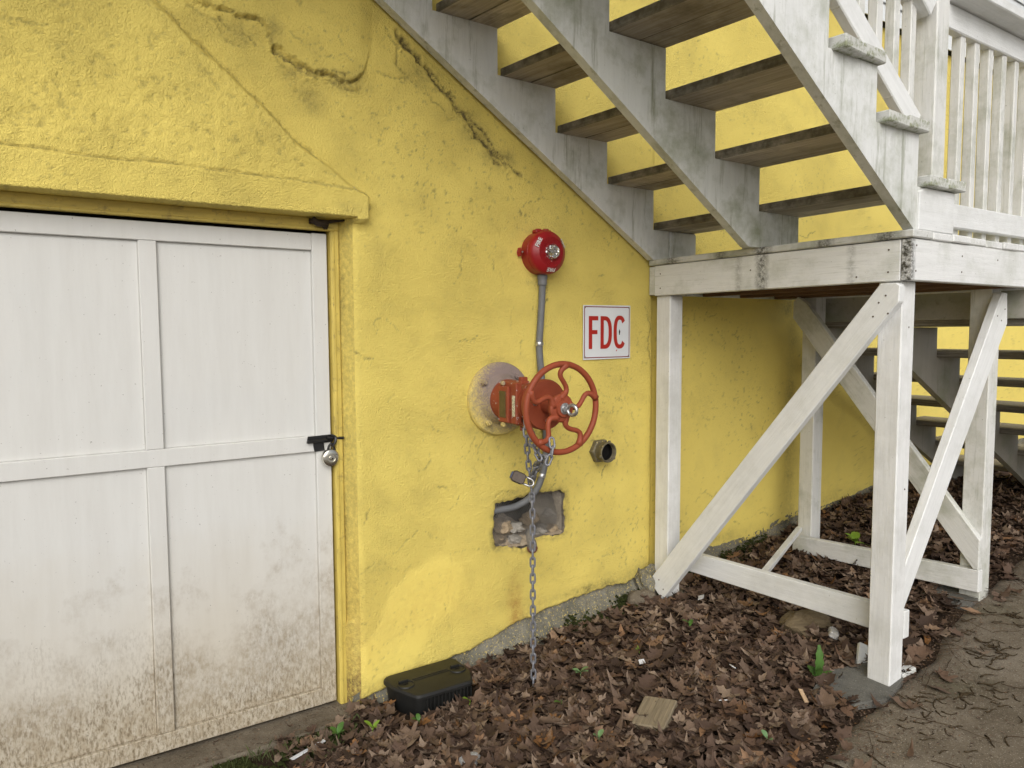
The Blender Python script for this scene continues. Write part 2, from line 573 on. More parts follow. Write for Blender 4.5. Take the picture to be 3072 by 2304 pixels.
gx_, gy_ = axis_pts(-1, 6.5, .03, 280), axis_pts(-2.2, .1, .03, 280)
XX, YY = np.meshgrid(gx_, gy_, indexing='ij')
ZZ = g(XX) + .012 * fbm(XX * 3, YY * 3, 4, 3) * (np.abs(XX) < 12)
ZZ -= .03 * ((YY < -2.2) | (np.abs(XX) > 10))
nx, ny = XX.shape
idx = np.arange(nx * ny).reshape(nx, ny)
Fq = np.stack([idx[:-1, :-1], idx[1:, :-1], idx[1:, 1:], idx[:-1, 1:]], -1).reshape(-1, 4)
obj('ground', mesh_np('ground', np.stack([XX, YY, ZZ], -1).reshape(-1, 3), Fq, SOIL), kind='structure')

# concrete path: two slabs with an open joint
def path_slab(x0, x1, sx):
    xs = np.arange(x0, x1 + 1e-6, sx); ts = np.linspace(0, 1, 60) ** 1.6
    X, T = np.meshgrid(xs, ts, indexing='ij')
    ye = path_edge(X) + .030 * fbm(X * 4, X * 0, 4, 21) + .012 * fbm(X * 25, X * 0, 3, 22)
    Y = ye + (-3.4 - ye) * T
    Z = g(X) + .014 + .006 * fbm(X * 2.5, Y * 2.5, 3, 5) - .02 * np.exp(-(ye - Y) / .02)
    V = np.stack([X, Y, Z], -1); V0 = V[:, :1].copy(); V0[..., 2] -= .06
    V = np.concatenate([V0, V], 1)
    a, b = V.shape[:2]; ix = np.arange(a * b).reshape(a, b)
    return V.reshape(-1, 3), np.stack([ix[:-1, :-1], ix[:-1, 1:], ix[1:, 1:], ix[1:, :-1]], -1).reshape(-1, 4)


pth = thing('path', (0, -2.2, 0), None, None); pth['kind'] = 'structure'
for x0, x1 in ((-2.5, 2.13), (2.137, 4.19), (4.2, 9)):
    V, F = path_slab(x0, x1, .03)
    obj('paving_slab', mesh_np('paving_slab', V, F, PATH), pth)

# unseen pale lot added before the path to bounce light
LOTM = m_concrete('pale gravel', (.30, .285, .26), (.48, .46, .43))
xs = axis_pts(-8, 12, 1.0, 60); ys = np.array([-40, -20, -12, -8, -6, -4.5, -3.42])
X, Y = np.meshgrid(xs, ys, indexing='ij')
obj('bounce_lot', mesh_np('bounce_lot', np.stack([X, Y, g(X) + .012], -1).reshape(-1, 3), grid_faces(len(xs), len(ys)), LOTM), kind='structure')

# ------------------------------------------------------------------ building
bld = thing('building', (1.0, 0.1, 0), 'old yellow stucco building with cracked plaster and a white panelled door', 'building')

PLX = [1.0, 1.06, 1.19, 1.35, 1.51, 1.57, 1.65, 1.726, 1.79, 1.851, 1.9, 1.941, 1.982, 2.086, 2.205, 2.329, 2.505, 2.60, 2.692, 3.08, 3.38, 3.70, 3.82, 3.93, 4.18, 4.53, 4.76, 6, 9.2]
PLZ = [-.03, -.022, .016, .034, .052, .056, .078, .092, .118, .135, .127, .134, .150, .158, .170, .174, .176, .192, .196, .214, .214, .262, .288, .296, .296, .316, .352, .44, .54]
def paint_line(x): return np.interp(x, PLX, PLZ) + .010 * fbm(np.asarray(x) * 14, np.asarray(x) * 0, 4, 31) + .004 * fbm(np.asarray(x) * 60, np.asarray(x) * 0, 3, 33)


DGX = [-3, .389, .464, .53, .631, .697, .778, .862, .988, 1.074, 1.13]
DGZ = [3.6, 2.53, 2.475, 2.410, 2.335, 2.28, 2.216, 2.135, 2.058, 2.00, 1.972]
def diag(x): return np.interp(x, DGX, DGZ)


PTX = [.40, .575, .698, .745, .775, .79, .83, .875, .938, 1.003, 1.043, 1.098, 1.14, 1.165, 1.175]
PTZ = [2.58, 2.535, 2.52, 2.53, 2.50, 2.44, 2.425, 2.40, 2.375, 2.38, 2.368, 2.385, 2.43, 2.53, 2.75]

HOLE = [(1.715, .655), (1.722, .688), (1.786, .687), (1.83, .697), (1.863, .693), (1.902, .709), (1.96, .706), (2.02, .70), (2.086, .697), (2.107, .678),
        (2.102, .62), (2.108, .56), (2.106, .499), (2.07, .487), (2.034, .49), (1.98, .503), (1.942, .500), (1.915, .476), (1.90, .459), (1.862, .462), (1.81, .478), (1.76, .487), (1.712, .496), (1.708, .57)]

_h = []
for (_a, _b), (_c1, _d1) in zip(HOLE, HOLE[1:] + HOLE[:1]):
    _n = max(2, int(math.hypot(_c1 - _a, _d1 - _b) / .011))
    for _k in range(_n):
        _t = _k / _n; _q = .0045
        _h.append((_a + (_c1 - _a) * _t + random.uniform(-_q, _q), _b + (_d1 - _b) * _t + random.uniform(-_q, _q)))
HOLE = _h

# cracks traced on the wall: points, width, depth, dirt
CR = [
    ([(.40, 2.53), (.464, 2.478), (.53, 2.412), (.631, 2.338), (.697, 2.282), (.778, 2.218), (.862, 2.137), (.95, 2.08)], .010, .006, .55),
    ([(-.05, 1.992), (.1, 1.988), (.22, 1.986), (.26, 1.982), (.42, 1.99), (.62, 1.985), (.8, 1.982), (.95, 1.978), (1.03, 1.974), (1.125, 1.968)], .007, .006, .5, .3),
    ([(.26, 1.982), (.275, 2.02), (.285, 2.06)], .005, .003, .3),
    ([(.575, 2.537), (.698, 2.52), (.745, 2.531), (.778, 2.50), (.79, 2.44), (.805, 2.428)], .009, .006, .6),
    ([(.802, 2.43), (.875, 2.402), (.938, 2.376), (1.003, 2.382), (1.043, 2.369), (1.098, 2.386), (1.13, 2.42)], .014, .008, .8), ([(.95, 2.385), (1.0, 2.40), (1.06, 2.385)], .010, .006, .7), ([(.86, 2.41), (.90, 2.375), (.96, 2.36)], .012, .005, .6),
    ([(.80, 2.43), (.85, 2.36), (.88, 2.31)], .010, .004, .4), ([(.93, 2.375), (.90, 2.33), (.93, 2.30)], .008, .004, .5),
    ([(1.04, 2.37), (1.05, 2.33)], .006, .004, .5),
    ([(1.185, 2.44), (1.235, 2.42), (1.30, 2.44), (1.36, 2.41), (1.42, 2.37)], .008, .005, .5),
    ([(1.27, 2.60), (1.36, 2.52), (1.45, 2.43), (1.50, 2.40), (1.53, 2.36), (1.60, 2.31), (1.63, 2.26), (1.69, 2.22), (1.74, 2.19), (1.79, 2.145)], .022, .009, 1.0),
    ([(1.60, 2.33), (1.66, 2.28), (1.72, 2.22), (1.80, 2.15), (1.86, 2.12)], .018, .006, .9), ([(1.30, 2.57), (1.38, 2.50), (1.44, 2.46), (1.52, 2.40)], .016, .006, .8), ([(1.70, 2.20), (1.72, 2.16), (1.76, 2.15)], .012, .006, .9),
    ([(1.22, 2.62), (1.28, 2.54), (1.27, 2.49), (1.31, 2.45)], .010, .005, .6), ([(.62, 2.50), (.66, 2.46), (.70, 2.47), (.74, 2.44)], .012, .005, .6), ([(.52, 2.52), (.60, 2.49), (.63, 2.44), (.68, 2.42)], .010, .004, .5), ([(1.0, 2.36), (1.08, 2.34), (1.12, 2.36)], .012, .005, .6), ([(.98, 2.44), (1.05, 2.46), (1.09, 2.44)], .006, .003, .4), ([(.85, 2.50), (.9, 2.47), (.97, 2.48)], .006, .003, .35),
    ([(1.30, 2.53), (1.40, 2.42), (1.42, 2.36), (1.47, 2.35), (1.50, 2.30), (1.53, 2.31)], .008, .004, .45),
    ([(1.58, 2.29), (1.62, 2.24), (1.66, 2.25), (1.70, 2.19), (1.74, 2.20)], .010, .005, .7),
    ([(1.13, 1.97), (1.142, 1.93), (1.136, 1.87)], .006, .005, .6),
    ([(1.09, 2.06), (1.12, 2.02)], .004, .002, .3),
    ([(1.09, .50), (1.15, .52), (1.21, .555), (1.24, .545), (1.27, .58), (1.33, .62)], .006, .003, .40),
    ([(1.16, .52), (1.21, .50), (1.24, .475)], .005, .003, .35), ([(1.37, .62), (1.41, .585), (1.46, .575)], .005, .003, .35),
    ([(1.30, .50), (1.27, .46), (1.26, .43)], .005, .002, .3),
    ([(1.49, .505), (1.55, .50), (1.64, .505), (1.70, .475)], .004, .002, .28),
    ([(1.49, .50), (1.485, .42), (1.475, .33), (1.48, .20), (1.485, .12)], .005, .0015, .15),
    ([(1.72, .72), (1.75, .735), (1.80, .73)], .008, .004, .6), ([(2.02, .705), (2.05, .735), (2.04, .76)], .006, .004, .7),
    ([(2.09, .70), (2.125, .66), (2.13, .60)], .007, .004, .5), ([(1.60, .86), (1.66, .80)], .004, .002, .25),
    ([(2.06, .155), (2.02, .165), (1.98, .19)], .004, .002, .3),
    ([(1.99, 1.70), (2.003, 1.645), (2.0, 1.58), (1.975, 1.55)], .010, .003, .9),
    ([(1.935, 1.66), (1.93, 1.58), (1.925, 1.54)], .004, .002, .6),
    ([(1.745, 1.72), (1.76, 1.66), (1.765, 1.61)], .004, .002, .25),
    ([(1.82, 1.55), (1.80, 1.50), (1.805, 1.44)], .004, .002, .2), ([(1.98, 1.46), (2.03, 1.48)], .004, .002, .25),
    ([(2.62, 1.57), (2.65, 1.48), (2.64, 1.36), (2.655, 1.28)], .010, .004, .6), ([(2.60, 1.44), (2.56, 1.39)], .004, .002, .3),
    ([(2.36, .79), (2.34, .755), (2.33, .72)], .006, .002, .9), ([(2.52, 1.05), (2.55, 1.0)], .004, .002, .35),
    ([(2.43, 1.10), (2.45, 1.105), (2.47, 1.09)], .004, .002, .5), ([(2.48, .93), (2.50, .88)], .004, .002, .4),
    ([(2.50, .33), (2.46, .36), (2.42, .37)], .004, .002, .3), ([(2.20, .42), (2.26, .44), (2.34, .43)], .003, .0015, .22),
    ([(2.9, 1.2), (2.93, 1.12), (2.98, 1.08)], .005, .002, .25), ([(3.05, 1.0), (3.12, .95), (3.18, .97)], .005, .002, .4),
    ([(3.1, .55), (3.16, .52), (3.2, .54)], .005, .003, .4), ([(2.85, .45), (2.9, .43)], .005, .003, .4), ([(3.3, 1.42), (3.38, 1.40)], .006, .003, .5),
    ([(4.05, 1.0), (4.08, .92), (4.15, .83)], .008, .003, .7), ([(3.5, .36), (3.6, .40), (3.66, .39)], .005, .003, .3),
    ([(1.22, 1.16), (1.24, 1.2)], .004, .002, .3), ([(1.13, 1.30), (1.16, 1.33)], .004, .002, .2),
    ([(1.62, .25), (1.66, .22), (1.70, .235)], .004, .002, .2), ([(1.86, .30), (1.90, .26), (1.98, .25)], .003, .0015, .2),
]
_rc = random.Random(3)
for _k in range(130):
    _x, _z = _rc.uniform(.0, 4.2), _rc.uniform(.15, 2.7)
    if _x < 1.09 and _z < 2.0: continue
    _h = _rc.uniform(0, 6.3); _P = [(_x, _z)]
    for _j in range(_rc.randint(2, 5)):
        _h += _rc.uniform(-.9, .9); _l = _rc.uniform(.012, .035); _x += math.cos(_h) * _l; _z += math.sin(_h) * _l; _P.append((_x, _z))
    CR.append((_P, _rc.uniform(.0035, .006), _rc.uniform(.0012, .003), _rc.uniform(.25, .65)))
# soft dirt and painted post shade: x, z, rx, rz, strength
DIRT_SHADE = [(1.06, 1.90, .05, .03, .5), (2.3, .19, .35, .03, .8), (2.6, .22, .12, .05, .8), (1.095, 1.2, .015, .9, .14), (.55, 2.50, .18, .03, .22), (.70, 2.36, .10, .06, .26), (.92, 2.30, .06, .06, .75), (.86, 2.36, .05, .03, .7), (1.05, 2.36, .06, .03, .7), (.79, 2.5, .04, .05, .5),
        (1.10, 2.37, .07, .03, .4), (1.35, 2.46, .12, .05, .38), (1.55, 2.33, .10, .05, .45), (1.74, 2.18, .09, .045, 1.0), (1.62, 2.27, .07, .05, .7), (1.40, 2.46, .10, .06, .5), (.66, 2.46, .12, .05, .5), (2.0, 1.9, .30, .05, .12),
        (1.95, 1.655, .10, .025, .35), (1.735, 1.31, .10, .02, .35), (1.60, 1.02, .05, .03, .3), (2.32, .80, .05, .03, .4), (2.30, .92, .06, .02, .5),
        (1.9, .72, .20, .025, .5), (2.115, .6, .02, .12, .45), (2.66, .9, .014, .75, .30), (2.66, 1.5, .04, .12, .35), (2.0, .20, .3, .035, .25), (2.5, .22, .2, .04, .35),  # the wall-post entries paint in its occlusion shade along with dirt
        (1.25, .03, .2, .025, .3), (1.15, .50, .06, .05, .3), (3.2, .28, .5, .04, .35), (3.86, .9, .05, .8, .62), (3.8, 1.58, .1, .06, .7), (3.0, 1.58, .4, .03, .25),  # includes a tall dark band behind the rear post
        (3.0, 1.05, .15, .12, .2), (4.4, .36, .4, .05, .4), (4.9, .75, .12, .12, .6), (5.3, .55, .2, .14, .7), (1.55, 1.55, .25, .2, .06), (1.75, 2.75, .4, .1, .1), (2.7, 2.02, .3, .05, .15)]


def poly_dist(px, pz, pts):
    d = np.full(px.shape, 9.0)
    for (a, b), (c, e) in zip(pts[:-1], pts[1:]):
        dx, dz = c - a, e - b
        t = np.clip(((px - a) * dx + (pz - b) * dz) / (dx * dx + dz * dz + 1e-12), 0, 1)
        d = np.minimum(d, np.hypot(px - a - t * dx, pz - b - t * dz))
    return d


def wall_relief(x, z):
    """outward offset and mask (dirt and painted shade, rust, flatness) of the plaster at wall points"""
    D = .005 * fbm(x * 1.7, z * 1.7, 3, 41) + .0012 * fbm(x * 9, z * 9, 3, 43) + .0009 * fbm(x * 60, z * 60, 2, 40) * (1 - .6 * sstep(2.655, 2.69, x))
    flat = np.zeros_like(x); dirt = np.zeros_like(x); rust = np.zeros_like(x)
    hood = sstep(-.004, .03, diag(x) - z + .006 * fbm(x * 20, z * 20, 3, 44)) * (x < 1.128) * (z > 1.86)
    hood *= 1 - .35 * sstep(1.9, 2.6, z)
    D += .042 * hood
    lump = fbm(x * 55, z * 55, 3, 45)
    D += hood * np.where(z < 1.982, .40, 1.25) * (.0036 * lump + .0024 * fbm(x * 22, z * 22, 3, 46))
    dirt = np.maximum(dirt, hood * (z > 1.99) * np.clip((-lump - .30) * 1.5, 0, .38))
    band = hood * (z < 1.982)
    D += .005 * band
    pz = np.interp(x, PTX, PTZ)
    pw = fbm(x * 17, z * 17, 5, 47, .65)
    patch = sstep(-.003, .007, z - pz + .030 * pw) * (x > .45) * sstep(1.20, 1.09, x + .02 * pw)
    D += .016 * patch * (1 - hood)
    between = (1 - hood) * (1 - patch) * (z > 2.25) * (x < 1.0) * (z > diag(x))
    D += between * .0035 * fbm(x * 30, z * 30, 4, 48)
    # smoother trowelled areas
    fl = sstep(.03, -.03, poly_dist(x, z, [(1.2, .12), (1.3, .30), (1.42, .36)]) - .13 + .03 * fbm(x * 6, z * 6, 3, 49))
    flat = np.maximum(flat, .8 * fl)
    right = sstep(2.655, 2.69, x)
    D -= .016 * right
    flat = np.maximum(flat, .75 * right * (z < 1.8))
    D += .0025 * fl
    # rounded arris at the door
    D -= .010 * np.clip((1.105 - x) / .023, 0, 1) ** 2 * (z < 1.86)
    wx, wz = x + .019 * fbm(x * 24, z * 24, 4, 51, .75), z + .019 * fbm(x * 24, z * 24, 4, 52, .75)
    wv = np.clip(.62 + .75 * fbm(x * 18, z * 18, 3, 56), .22, 1.4)
    for pts, w, dep, st, *wq in CR:
        P = np.array(pts); m = .05; q = wq[0] if wq else 1.0
        s = (x > P[:, 0].min() - m) & (x < P[:, 0].max() + m) & (z > P[:, 1].min() - m) & (z < P[:, 1].max() + m)
        if not s.any(): continue
        d = poly_dist(x[s] + q * (wx[s] - x[s]), z[s] + q * (wz[s] - z[s]), pts)
        w = w * np.maximum(wv[s], .75 if wq else 0)
        k = np.clip(1 - d / w, 0, 1)
        D[s] -= dep * k
        D[s] += dep * .35 * np.clip(1 - np.abs(d - w * 1.5) / w, 0, 1)
        dirt[s] = np.maximum(dirt[s], st * np.clip(1.25 - d / (w * .8), 0, 1))
    blot = .45 + .85 * np.clip(fbm(x * 16, z * 16, 5, 53) + .1, 0, 1)
    for cx, cz, rx, rz, st in DIRT_SHADE:
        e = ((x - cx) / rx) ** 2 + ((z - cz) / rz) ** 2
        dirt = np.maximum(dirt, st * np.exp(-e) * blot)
    lz = paint_line(x)
    dirt = np.maximum(dirt, .55 * np.exp(-np.maximum(z - lz, 0) / .03) * blot)
    dirt = np.maximum(dirt, .9 * np.exp(-np.maximum(z - lz, 0) / .008) * np.clip(.4 + fbm(x * 14, z * 14, 3, 60), 0, 1))
    rust = np.maximum(rust, .75 * np.exp(-((x - 1.825 - .02 * fbm(z * 8, z * 0, 2, 54)) / .035) ** 2) * sstep(.05, .12, z) * sstep(.42, .2, z))
    rust = np.maximum(rust, .25 * sstep(.9, .2, z) * (x < 2.0) * np.clip(fbm(x * 3, z * 3, 3, 55) + .2, 0, 1))
    sp = np.clip(fbm(x * 62, z * 62, 3, 58, .7) - .34, 0, 1) * np.clip(fbm(x * 3, z * 3, 3, 59) + .25, 0, 1)
    dirt = np.maximum(dirt, np.clip(sp * 2.6, 0, .5))
    return D, np.stack([dirt, rust, flat, np.ones_like(x)], -1)


def add_mask(me, mask):
    a = me.color_attributes.new('mask', 'FLOAT_COLOR', 'POINT')
    a.data.foreach_set('color', mask.astype(np.float32).ravel())


def inside(px, pz, poly):
    r = np.zeros(px.shape, bool); n = len(poly)
    for i in range(n):
        (x1, z1), (x2, z2) = poly[i], poly[(i + 1) % n]
        c = (z1 > pz) != (z2 > pz)
        r ^= c & (px < (x2 - x1) * (pz - z1) / (z2 - z1 + 1e-12) + x1)
    return r


parts_v, parts_f, parts_m, off = [], [], [], 0
WTOP = 3.40
patches = [
    (np.concatenate([np.arange(1.082, 2.7, .0055), np.arange(2.7, 4.3, .009), np.arange(4.3, 9.2, .035), [9.2]]), 'main'),
    (np.concatenate([np.arange(-3, -1.0, .05), np.arange(-1.0, -.1, .02), np.arange(-.1, 1.0819, .0055), [1.082]]), 'over'),
    (np.concatenate([np.arange(-3, -.33, .04), [-.32]]), 'left'),
]
for xs, which in patches:
    if which == 'main': nz = 560
    elif which == 'over': nz = 260
    else: nz = 60
    t = np.linspace(0, 1, nz)
    X, T = np.meshgrid(xs, t, indexing='ij')
    lo = paint_line(X) if which == 'main' else (np.full_like(X, 1.872) if which == 'over' else np.full_like(X, -.2))
    hi = 1.872 if which == 'left' else WTOP
    Z = lo + (hi - lo) * T
    x, z = X.ravel(), Z.ravel()
    F = grid_faces(len(xs), nz)
    if which == 'main':
        cx, cz = x[F].mean(1), z[F].mean(1)
        ins = inside(cx, cz, HOLE)
        both = np.intersect1d(np.unique(F[ins]), np.unique(F[~ins]))
        px, pz = x[both].copy(), z[both].copy()
        bd = np.full(px.shape, 9.0); bx, bz = px.copy(), pz.copy()
        H = HOLE + [HOLE[0]]
        for (a, b), (c, e) in zip(H[:-1], H[1:]):
            dx, dz = c - a, e - b
            tt = np.clip(((px - a) * dx + (pz - b) * dz) / (dx * dx + dz * dz), 0, 1)
            qx, qz = a + tt * dx, b + tt * dz; dd = np.hypot(px - qx, pz - qz); s = dd < bd
            bd[s], bx[s], bz[s] = dd[s], qx[s], qz[s]
        x[both], z[both] = bx, bz
        F = F[~ins]
    D, mk = wall_relief(x, z)
    if which == 'main':
        hd = poly_dist(x, z, HOLE + [HOLE[0]])
        D -= .006 * np.clip(1 - hd / .012, 0, 1)
        mk[:, 0] = np.maximum(mk[:, 0], .75 * np.clip(1 - hd / .03, 0, 1) * np.clip(.6 + fbm(x * 30, z * 30, 4, 57), 0, 1))
    V = np.stack([x, -D, z], -1)
    parts_v.append(V); parts_f.append(F + off); parts_m.append(mk); off += len(V)
    # returned edge: the thickness of the plaster along the ragged foot, and the soffit over the door
    if which in ('main', 'over'):
        row = np.arange(len(xs)) * nz
        e = V[row].copy(); e[:, 1] = .03 if which == 'main' else .075
        parts_v.append(e); parts_m.append(mk[row]); b = np.arange(len(xs)) + off
        parts_f.append(np.stack([row[:-1] + off - len(V), b[:-1], b[1:], row[1:] + off - len(V)], -1)); off += len(e)
V = np.concatenate(parts_v); F = np.concatenate(parts_f); mk = np.concatenate(parts_m)
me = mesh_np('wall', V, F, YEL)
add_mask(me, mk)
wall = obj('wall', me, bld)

# the end of the projecting lintel: a short return on its right side
zs = np.linspace(1.866, 1.975, 24); ts = np.linspace(0, 1, 8)
Zr, Tr = np.meshgrid(zs, ts, indexing='ij')
Dr, mr = wall_relief(np.full(Zr.size, 1.127), Zr.ravel()); D2, _ = wall_relief(np.full(Zr.size, 1.131), Zr.ravel())
Y = -(Dr * (1 - Tr.ravel()) + D2 * Tr.ravel())
me = mesh_np('lintel_end', np.stack([1.1285 + .003 * fbm(Zr * 40, Tr * 3, 3, 61).ravel(), Y, Zr.ravel()], -1), grid_faces(24, 8), YEL)
mr[:, 0] = np.maximum(mr[:, 0], .3); add_mask(me, mr); obj('lintel_end', me, bld)

# splayed door reveal
nz_ = 320; zs = np.linspace(-.04, 1.874, nz_); us = np.linspace(0, 1, 12)
Zr, Ur = np.meshgrid(zs, us, indexing='ij')
z_, u_ = Zr.ravel(), Ur.ravel()
Dc, mc = wall_relief(np.full(z_.shape, 1.082), z_)
step = .016 * sstep(.30, .285, z_ + .02 * fbm(u_ * 4, z_ * 6, 2, 63)) * sstep(.0, .3, u_)
xr = 1.082 - .034 * u_ + .0035 * fbm(z_ * 7, u_ * 3, 4, 62) * np.minimum(u_ * 3, 1) - step
yr = -Dc * (1 - u_) + u_ * .078
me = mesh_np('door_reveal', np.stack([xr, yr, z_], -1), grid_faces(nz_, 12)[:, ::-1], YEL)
mc[:, 0] = np.clip(.38 + .5 * np.exp(-np.maximum(z_ - .05, 0) / .06) + .35 * np.clip(fbm(z_ * 9, u_ * 2, 4, 64), 0, 1) * (u_ > .6), 0, 1)  # dirt, plus shade of the side-facing reveal painted in
mc[:, 1] = .2 * sstep(1.0, .1, z_); mc[:, 2] = .5
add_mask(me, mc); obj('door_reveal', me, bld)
# painted timber frame round the door
board('door_frame', bld, YTRIM, (1.031, .085, -.05), (1.031, .085, 1.83), .034, .05, (0, 1, 0), .004)
board('door_frame', bld, YTRIM, (1.0235, .071, -.05), (1.0235, .071, 1.822), .012, .03, (0, 1, 0), .003)
board('header_board', bld, YTRIM, (-.5, .085, 1.851), (1.048, .085, 1.851), .044, .05, (0, 1, 0), .003)
board('header_board', bld, YTRIM, (-.5, .068, 1.832), (1.03, .068, 1.832), .012, .025, (0, 1, 0), .003)
board('door_frame', bld, YTRIM, (-.27, .085, -.05), (-.27, .085, 1.83), .05, .05, (0, 1, 0), .004)
board('door_frame', bld, YTRIM, (-.31, .03, -.05), (-.31, .03, 1.87), .04, .09, (0, 1, 0), .004)
box('dark_gap', bld, DARK, (-.28, .115, -.06), (1.03, .13, 1.86), 0)

# footing
xs = np.concatenate([np.arange(1.045, 4.4, .008), np.arange(4.4, 9.2, .03)]); ts = np.linspace(0, 1, 40)
X, T = np.meshgrid(xs, ts, indexing='ij'); pl = paint_line(X)
Z = g(X) - .15 + (pl + .03 - g(X) + .15) * T
dep = np.clip(pl - Z, 0, .3)
Y = .014 - .05 * sstep(.0, .12, dep) - .026 * fbm(X * 11, Z * 11, 5, 71, .6) * sstep(0, .03, dep) - .004 * fbm(X * 70, Z * 70, 3, 72)
obj('footing', mesh_np('footing', np.stack([X, Y, Z], -1).reshape(-1, 3), grid_faces(len(xs), 40), CONC), bld)
# rough broken lump of footing beside the post
# door sill
xs = np.arange(-1.5, 1.075, .012); ts = np.linspace(0, 1, 20)
X, T = np.meshgrid(xs, ts, indexing='ij')
ye = -.062 + .012 * fbm(X * 7, X * 0, 4, 73)
Y = .13 + (ye - .13) * np.minimum(T / .85, 1)
Z = -.043 + .006 * fbm(X * 5, Y * 12, 4, 74) - .06 * np.clip((T - .85) / .15, 0, 1) - .003 * fbm(X * 40, Y * 40, 3, 75)
obj('door_sill', mesh_np('door_sill', np.stack([X, Y, Z], -1).reshape(-1, 3), grid_faces(len(xs), 20)[:, ::-1], CONC2), bld)

# siding far up, above the yellow wall
sid = obj('siding', mesh_py('siding', [(-3, .05, 3.39), (9.2, .05, 3.39), (9.2, .05, 5.4), (-3, .05, 5.4)], [(0, 1, 2, 3)], m_plain('siding shadow strip', (.10, .09, .05), .8)), bld)  # dark backing paints the shadow line under the siding
for k in range(16):
    z0 = 3.405 + k * .118
    bm = bmesh.new()
    prism_bm(bm, [(-.034, z0), (-.028, z0), (-.008, z0 + .13), (-.018, z0 + .13)], -3, 9.2, lambda a, b, t: Vector((t, a, b)))
    obj('siding_board', finish(bm, 'siding_board', SIDING), sid)

bm = bmesh.new(); prism_bm(bm, [(.06, 5.36), (-1.05, 5.30), (-1.05, 5.42), (.06, 5.52)], -3.2, 9.4, lambda a, b, t: Vector((t, a, b)))
obj('shading_eave', finish(bm, 'shading_eave', SIDING), bld)  # out-of-view eave, added to keep high sky off the wall

# broken vent opening
ven = None
H = HOLE; n = len(H)
lay = [(0, 1.0), (.04, .99), (.08, .97), (.12, .95)]
V, F = [], []
cx0, cz0 = 1.91, .585
dense = []
for i in range(n):
    (a, b), (c, e) = H[i], H[(i + 1) % n]
    dense.append((a, b))
m = len(dense)
for j, (y, s) in enumerate(lay):
    for i, (a, b) in enumerate(dense):
        q = .010 * float(fbm(np.array(i * .35), np.array(j * 1.3), 3, 81)) * (j > 0)
        V.append((cx0 + (a - cx0) * (s + q), y + .004, cz0 + (b - cz0) * (s + q)))
for j in range(len(lay) - 1):
    for i in range(m):
        k = (i + 1) % m
        F.append((j * m + i, (j + 1) * m + i, (j + 1) * m + k, j * m + k))
BACK = tuple(range((len(lay) - 1) * m, len(lay) * m))
VENTC = m_concrete('broken vent concrete', (.10, .085, .065), (.34, .30, .24))
ven = obj('vent_opening', mesh_py('vent_opening', V, F, VENTC, True, 40), bld)
obj('cavity_shade', mesh_py('cavity_shade', [V[i] for i in BACK], [tuple(range(m))], DARK), ven)  # black sheet paints the deep shade at the back of the hole
# rubble slope inside
xs = np.linspace(1.70, 2.11, 50); ys = np.linspace(-.004, .118, 24)
X, Y = np.meshgrid(xs, ys, indexing='ij')
Z = .462 + .75 * Y + .040 * fbm(X * 14, Y * 14, 4, 82) + .075 * np.exp(-((X - 1.81) / .07) ** 2 - ((Y - .09) / .05) ** 2) + .02 * np.clip((X - 1.95) / .1, 0, 1)
obj('rubble', mesh_np('rubble', np.stack([X, Y + .006, Z], -1).reshape(-1, 3), grid_faces(50, 24), m_concrete('rubble', (.22, .165, .105), (.50, .42, .31))), ven)
xs = np.linspace(2.0, 2.10, 16); zs = np.linspace(.49, .69, 24)
X, Z = np.meshgrid(xs, zs, indexing='ij')
Y = .10 - .75 * (X - 2.0) + .018 * fbm(X * 25, Z * 12, 4, 83)
obj('rubble', mesh_np('rubble', np.stack([X, Y, Z], -1).reshape(-1, 3), grid_faces(16, 24), VENTC), ven)
# a clay pipe end and lumps of rubble in the hole
CLAY = m_plain('clay pipe', (.16, .07, .04), .8, .2, 0, .3, 40, .5)
tube('pipe_stub', ven, m_concrete('crusted pipe', (.16, .14, .11), (.34, .31, .26)), [(1.955, .07, .505), (1.93, .03, .482), (1.908, -.012, .458)], [.026, .025, .024], 12)
V_, F_ = lathe_vf([(.018, .0), (.0245, .0), (.0245, .004), (.018, .004), (.016, -.02), (.0, -.02)], (0, 0, 0), 14)
obj('pipe_rim', mesh_py('pipe_rim', V_, F_, CLAY, True, 40), ven, Matrix.Translation((1.907, -.0135, .457)) @ Matrix.Rotation(math.radians(-38), 4, 'X') @ Matrix.Rotation(math.radians(-25), 4, 'Z'))
RUB = [m_concrete('rubble lump', (.20, .15, .095), (.46, .36, .24)), m_concrete('grey rubble lump', (.16, .145, .12), (.42, .39, .34))]
for k_, (x_, y_, z_, s_) in enumerate([(1.79, .07, .56, .045), (1.86, .06, .545, .035), (1.755, .05, .515, .03), (2.0, .05, .515, .032), (2.05, .04, .51, .028), (1.83, .03, .50, .028), (1.965, .09, .565, .035), (2.075, .075, .585, .03)]):
    bm = bmesh.new(); bmesh.ops.create_icosphere(bm, subdivisions=3, radius=1)
    for v in bm.verts:
        q = v.co * 2.1
        v.co = Vector((v.co.x * s_ * 1.3, v.co.y * s_, v.co.z * s_ * .8)) * (1 + .6 * float(fbm(np.array(q.x + q.z * .8 + k_ * 7), np.array(q.y - q.z * .6), 4, 84)))
    obj('rubble_lump', finish(bm, 'rubble_lump', RUB[k_ % 2], 0, True, 28), ven, Matrix.Translation((x_, y_, z_)))
# wire netting in the hole
NET = m_plain('rusty netting', (.16, .15, .135), .6, .4, .3)
V, F = [], []


def net_y(x, z): return .030 + .5 * max(0, z - .60) * .3 + .02 * math.sin(x * 21) + .012 * math.sin(z * 30 + x * 9)


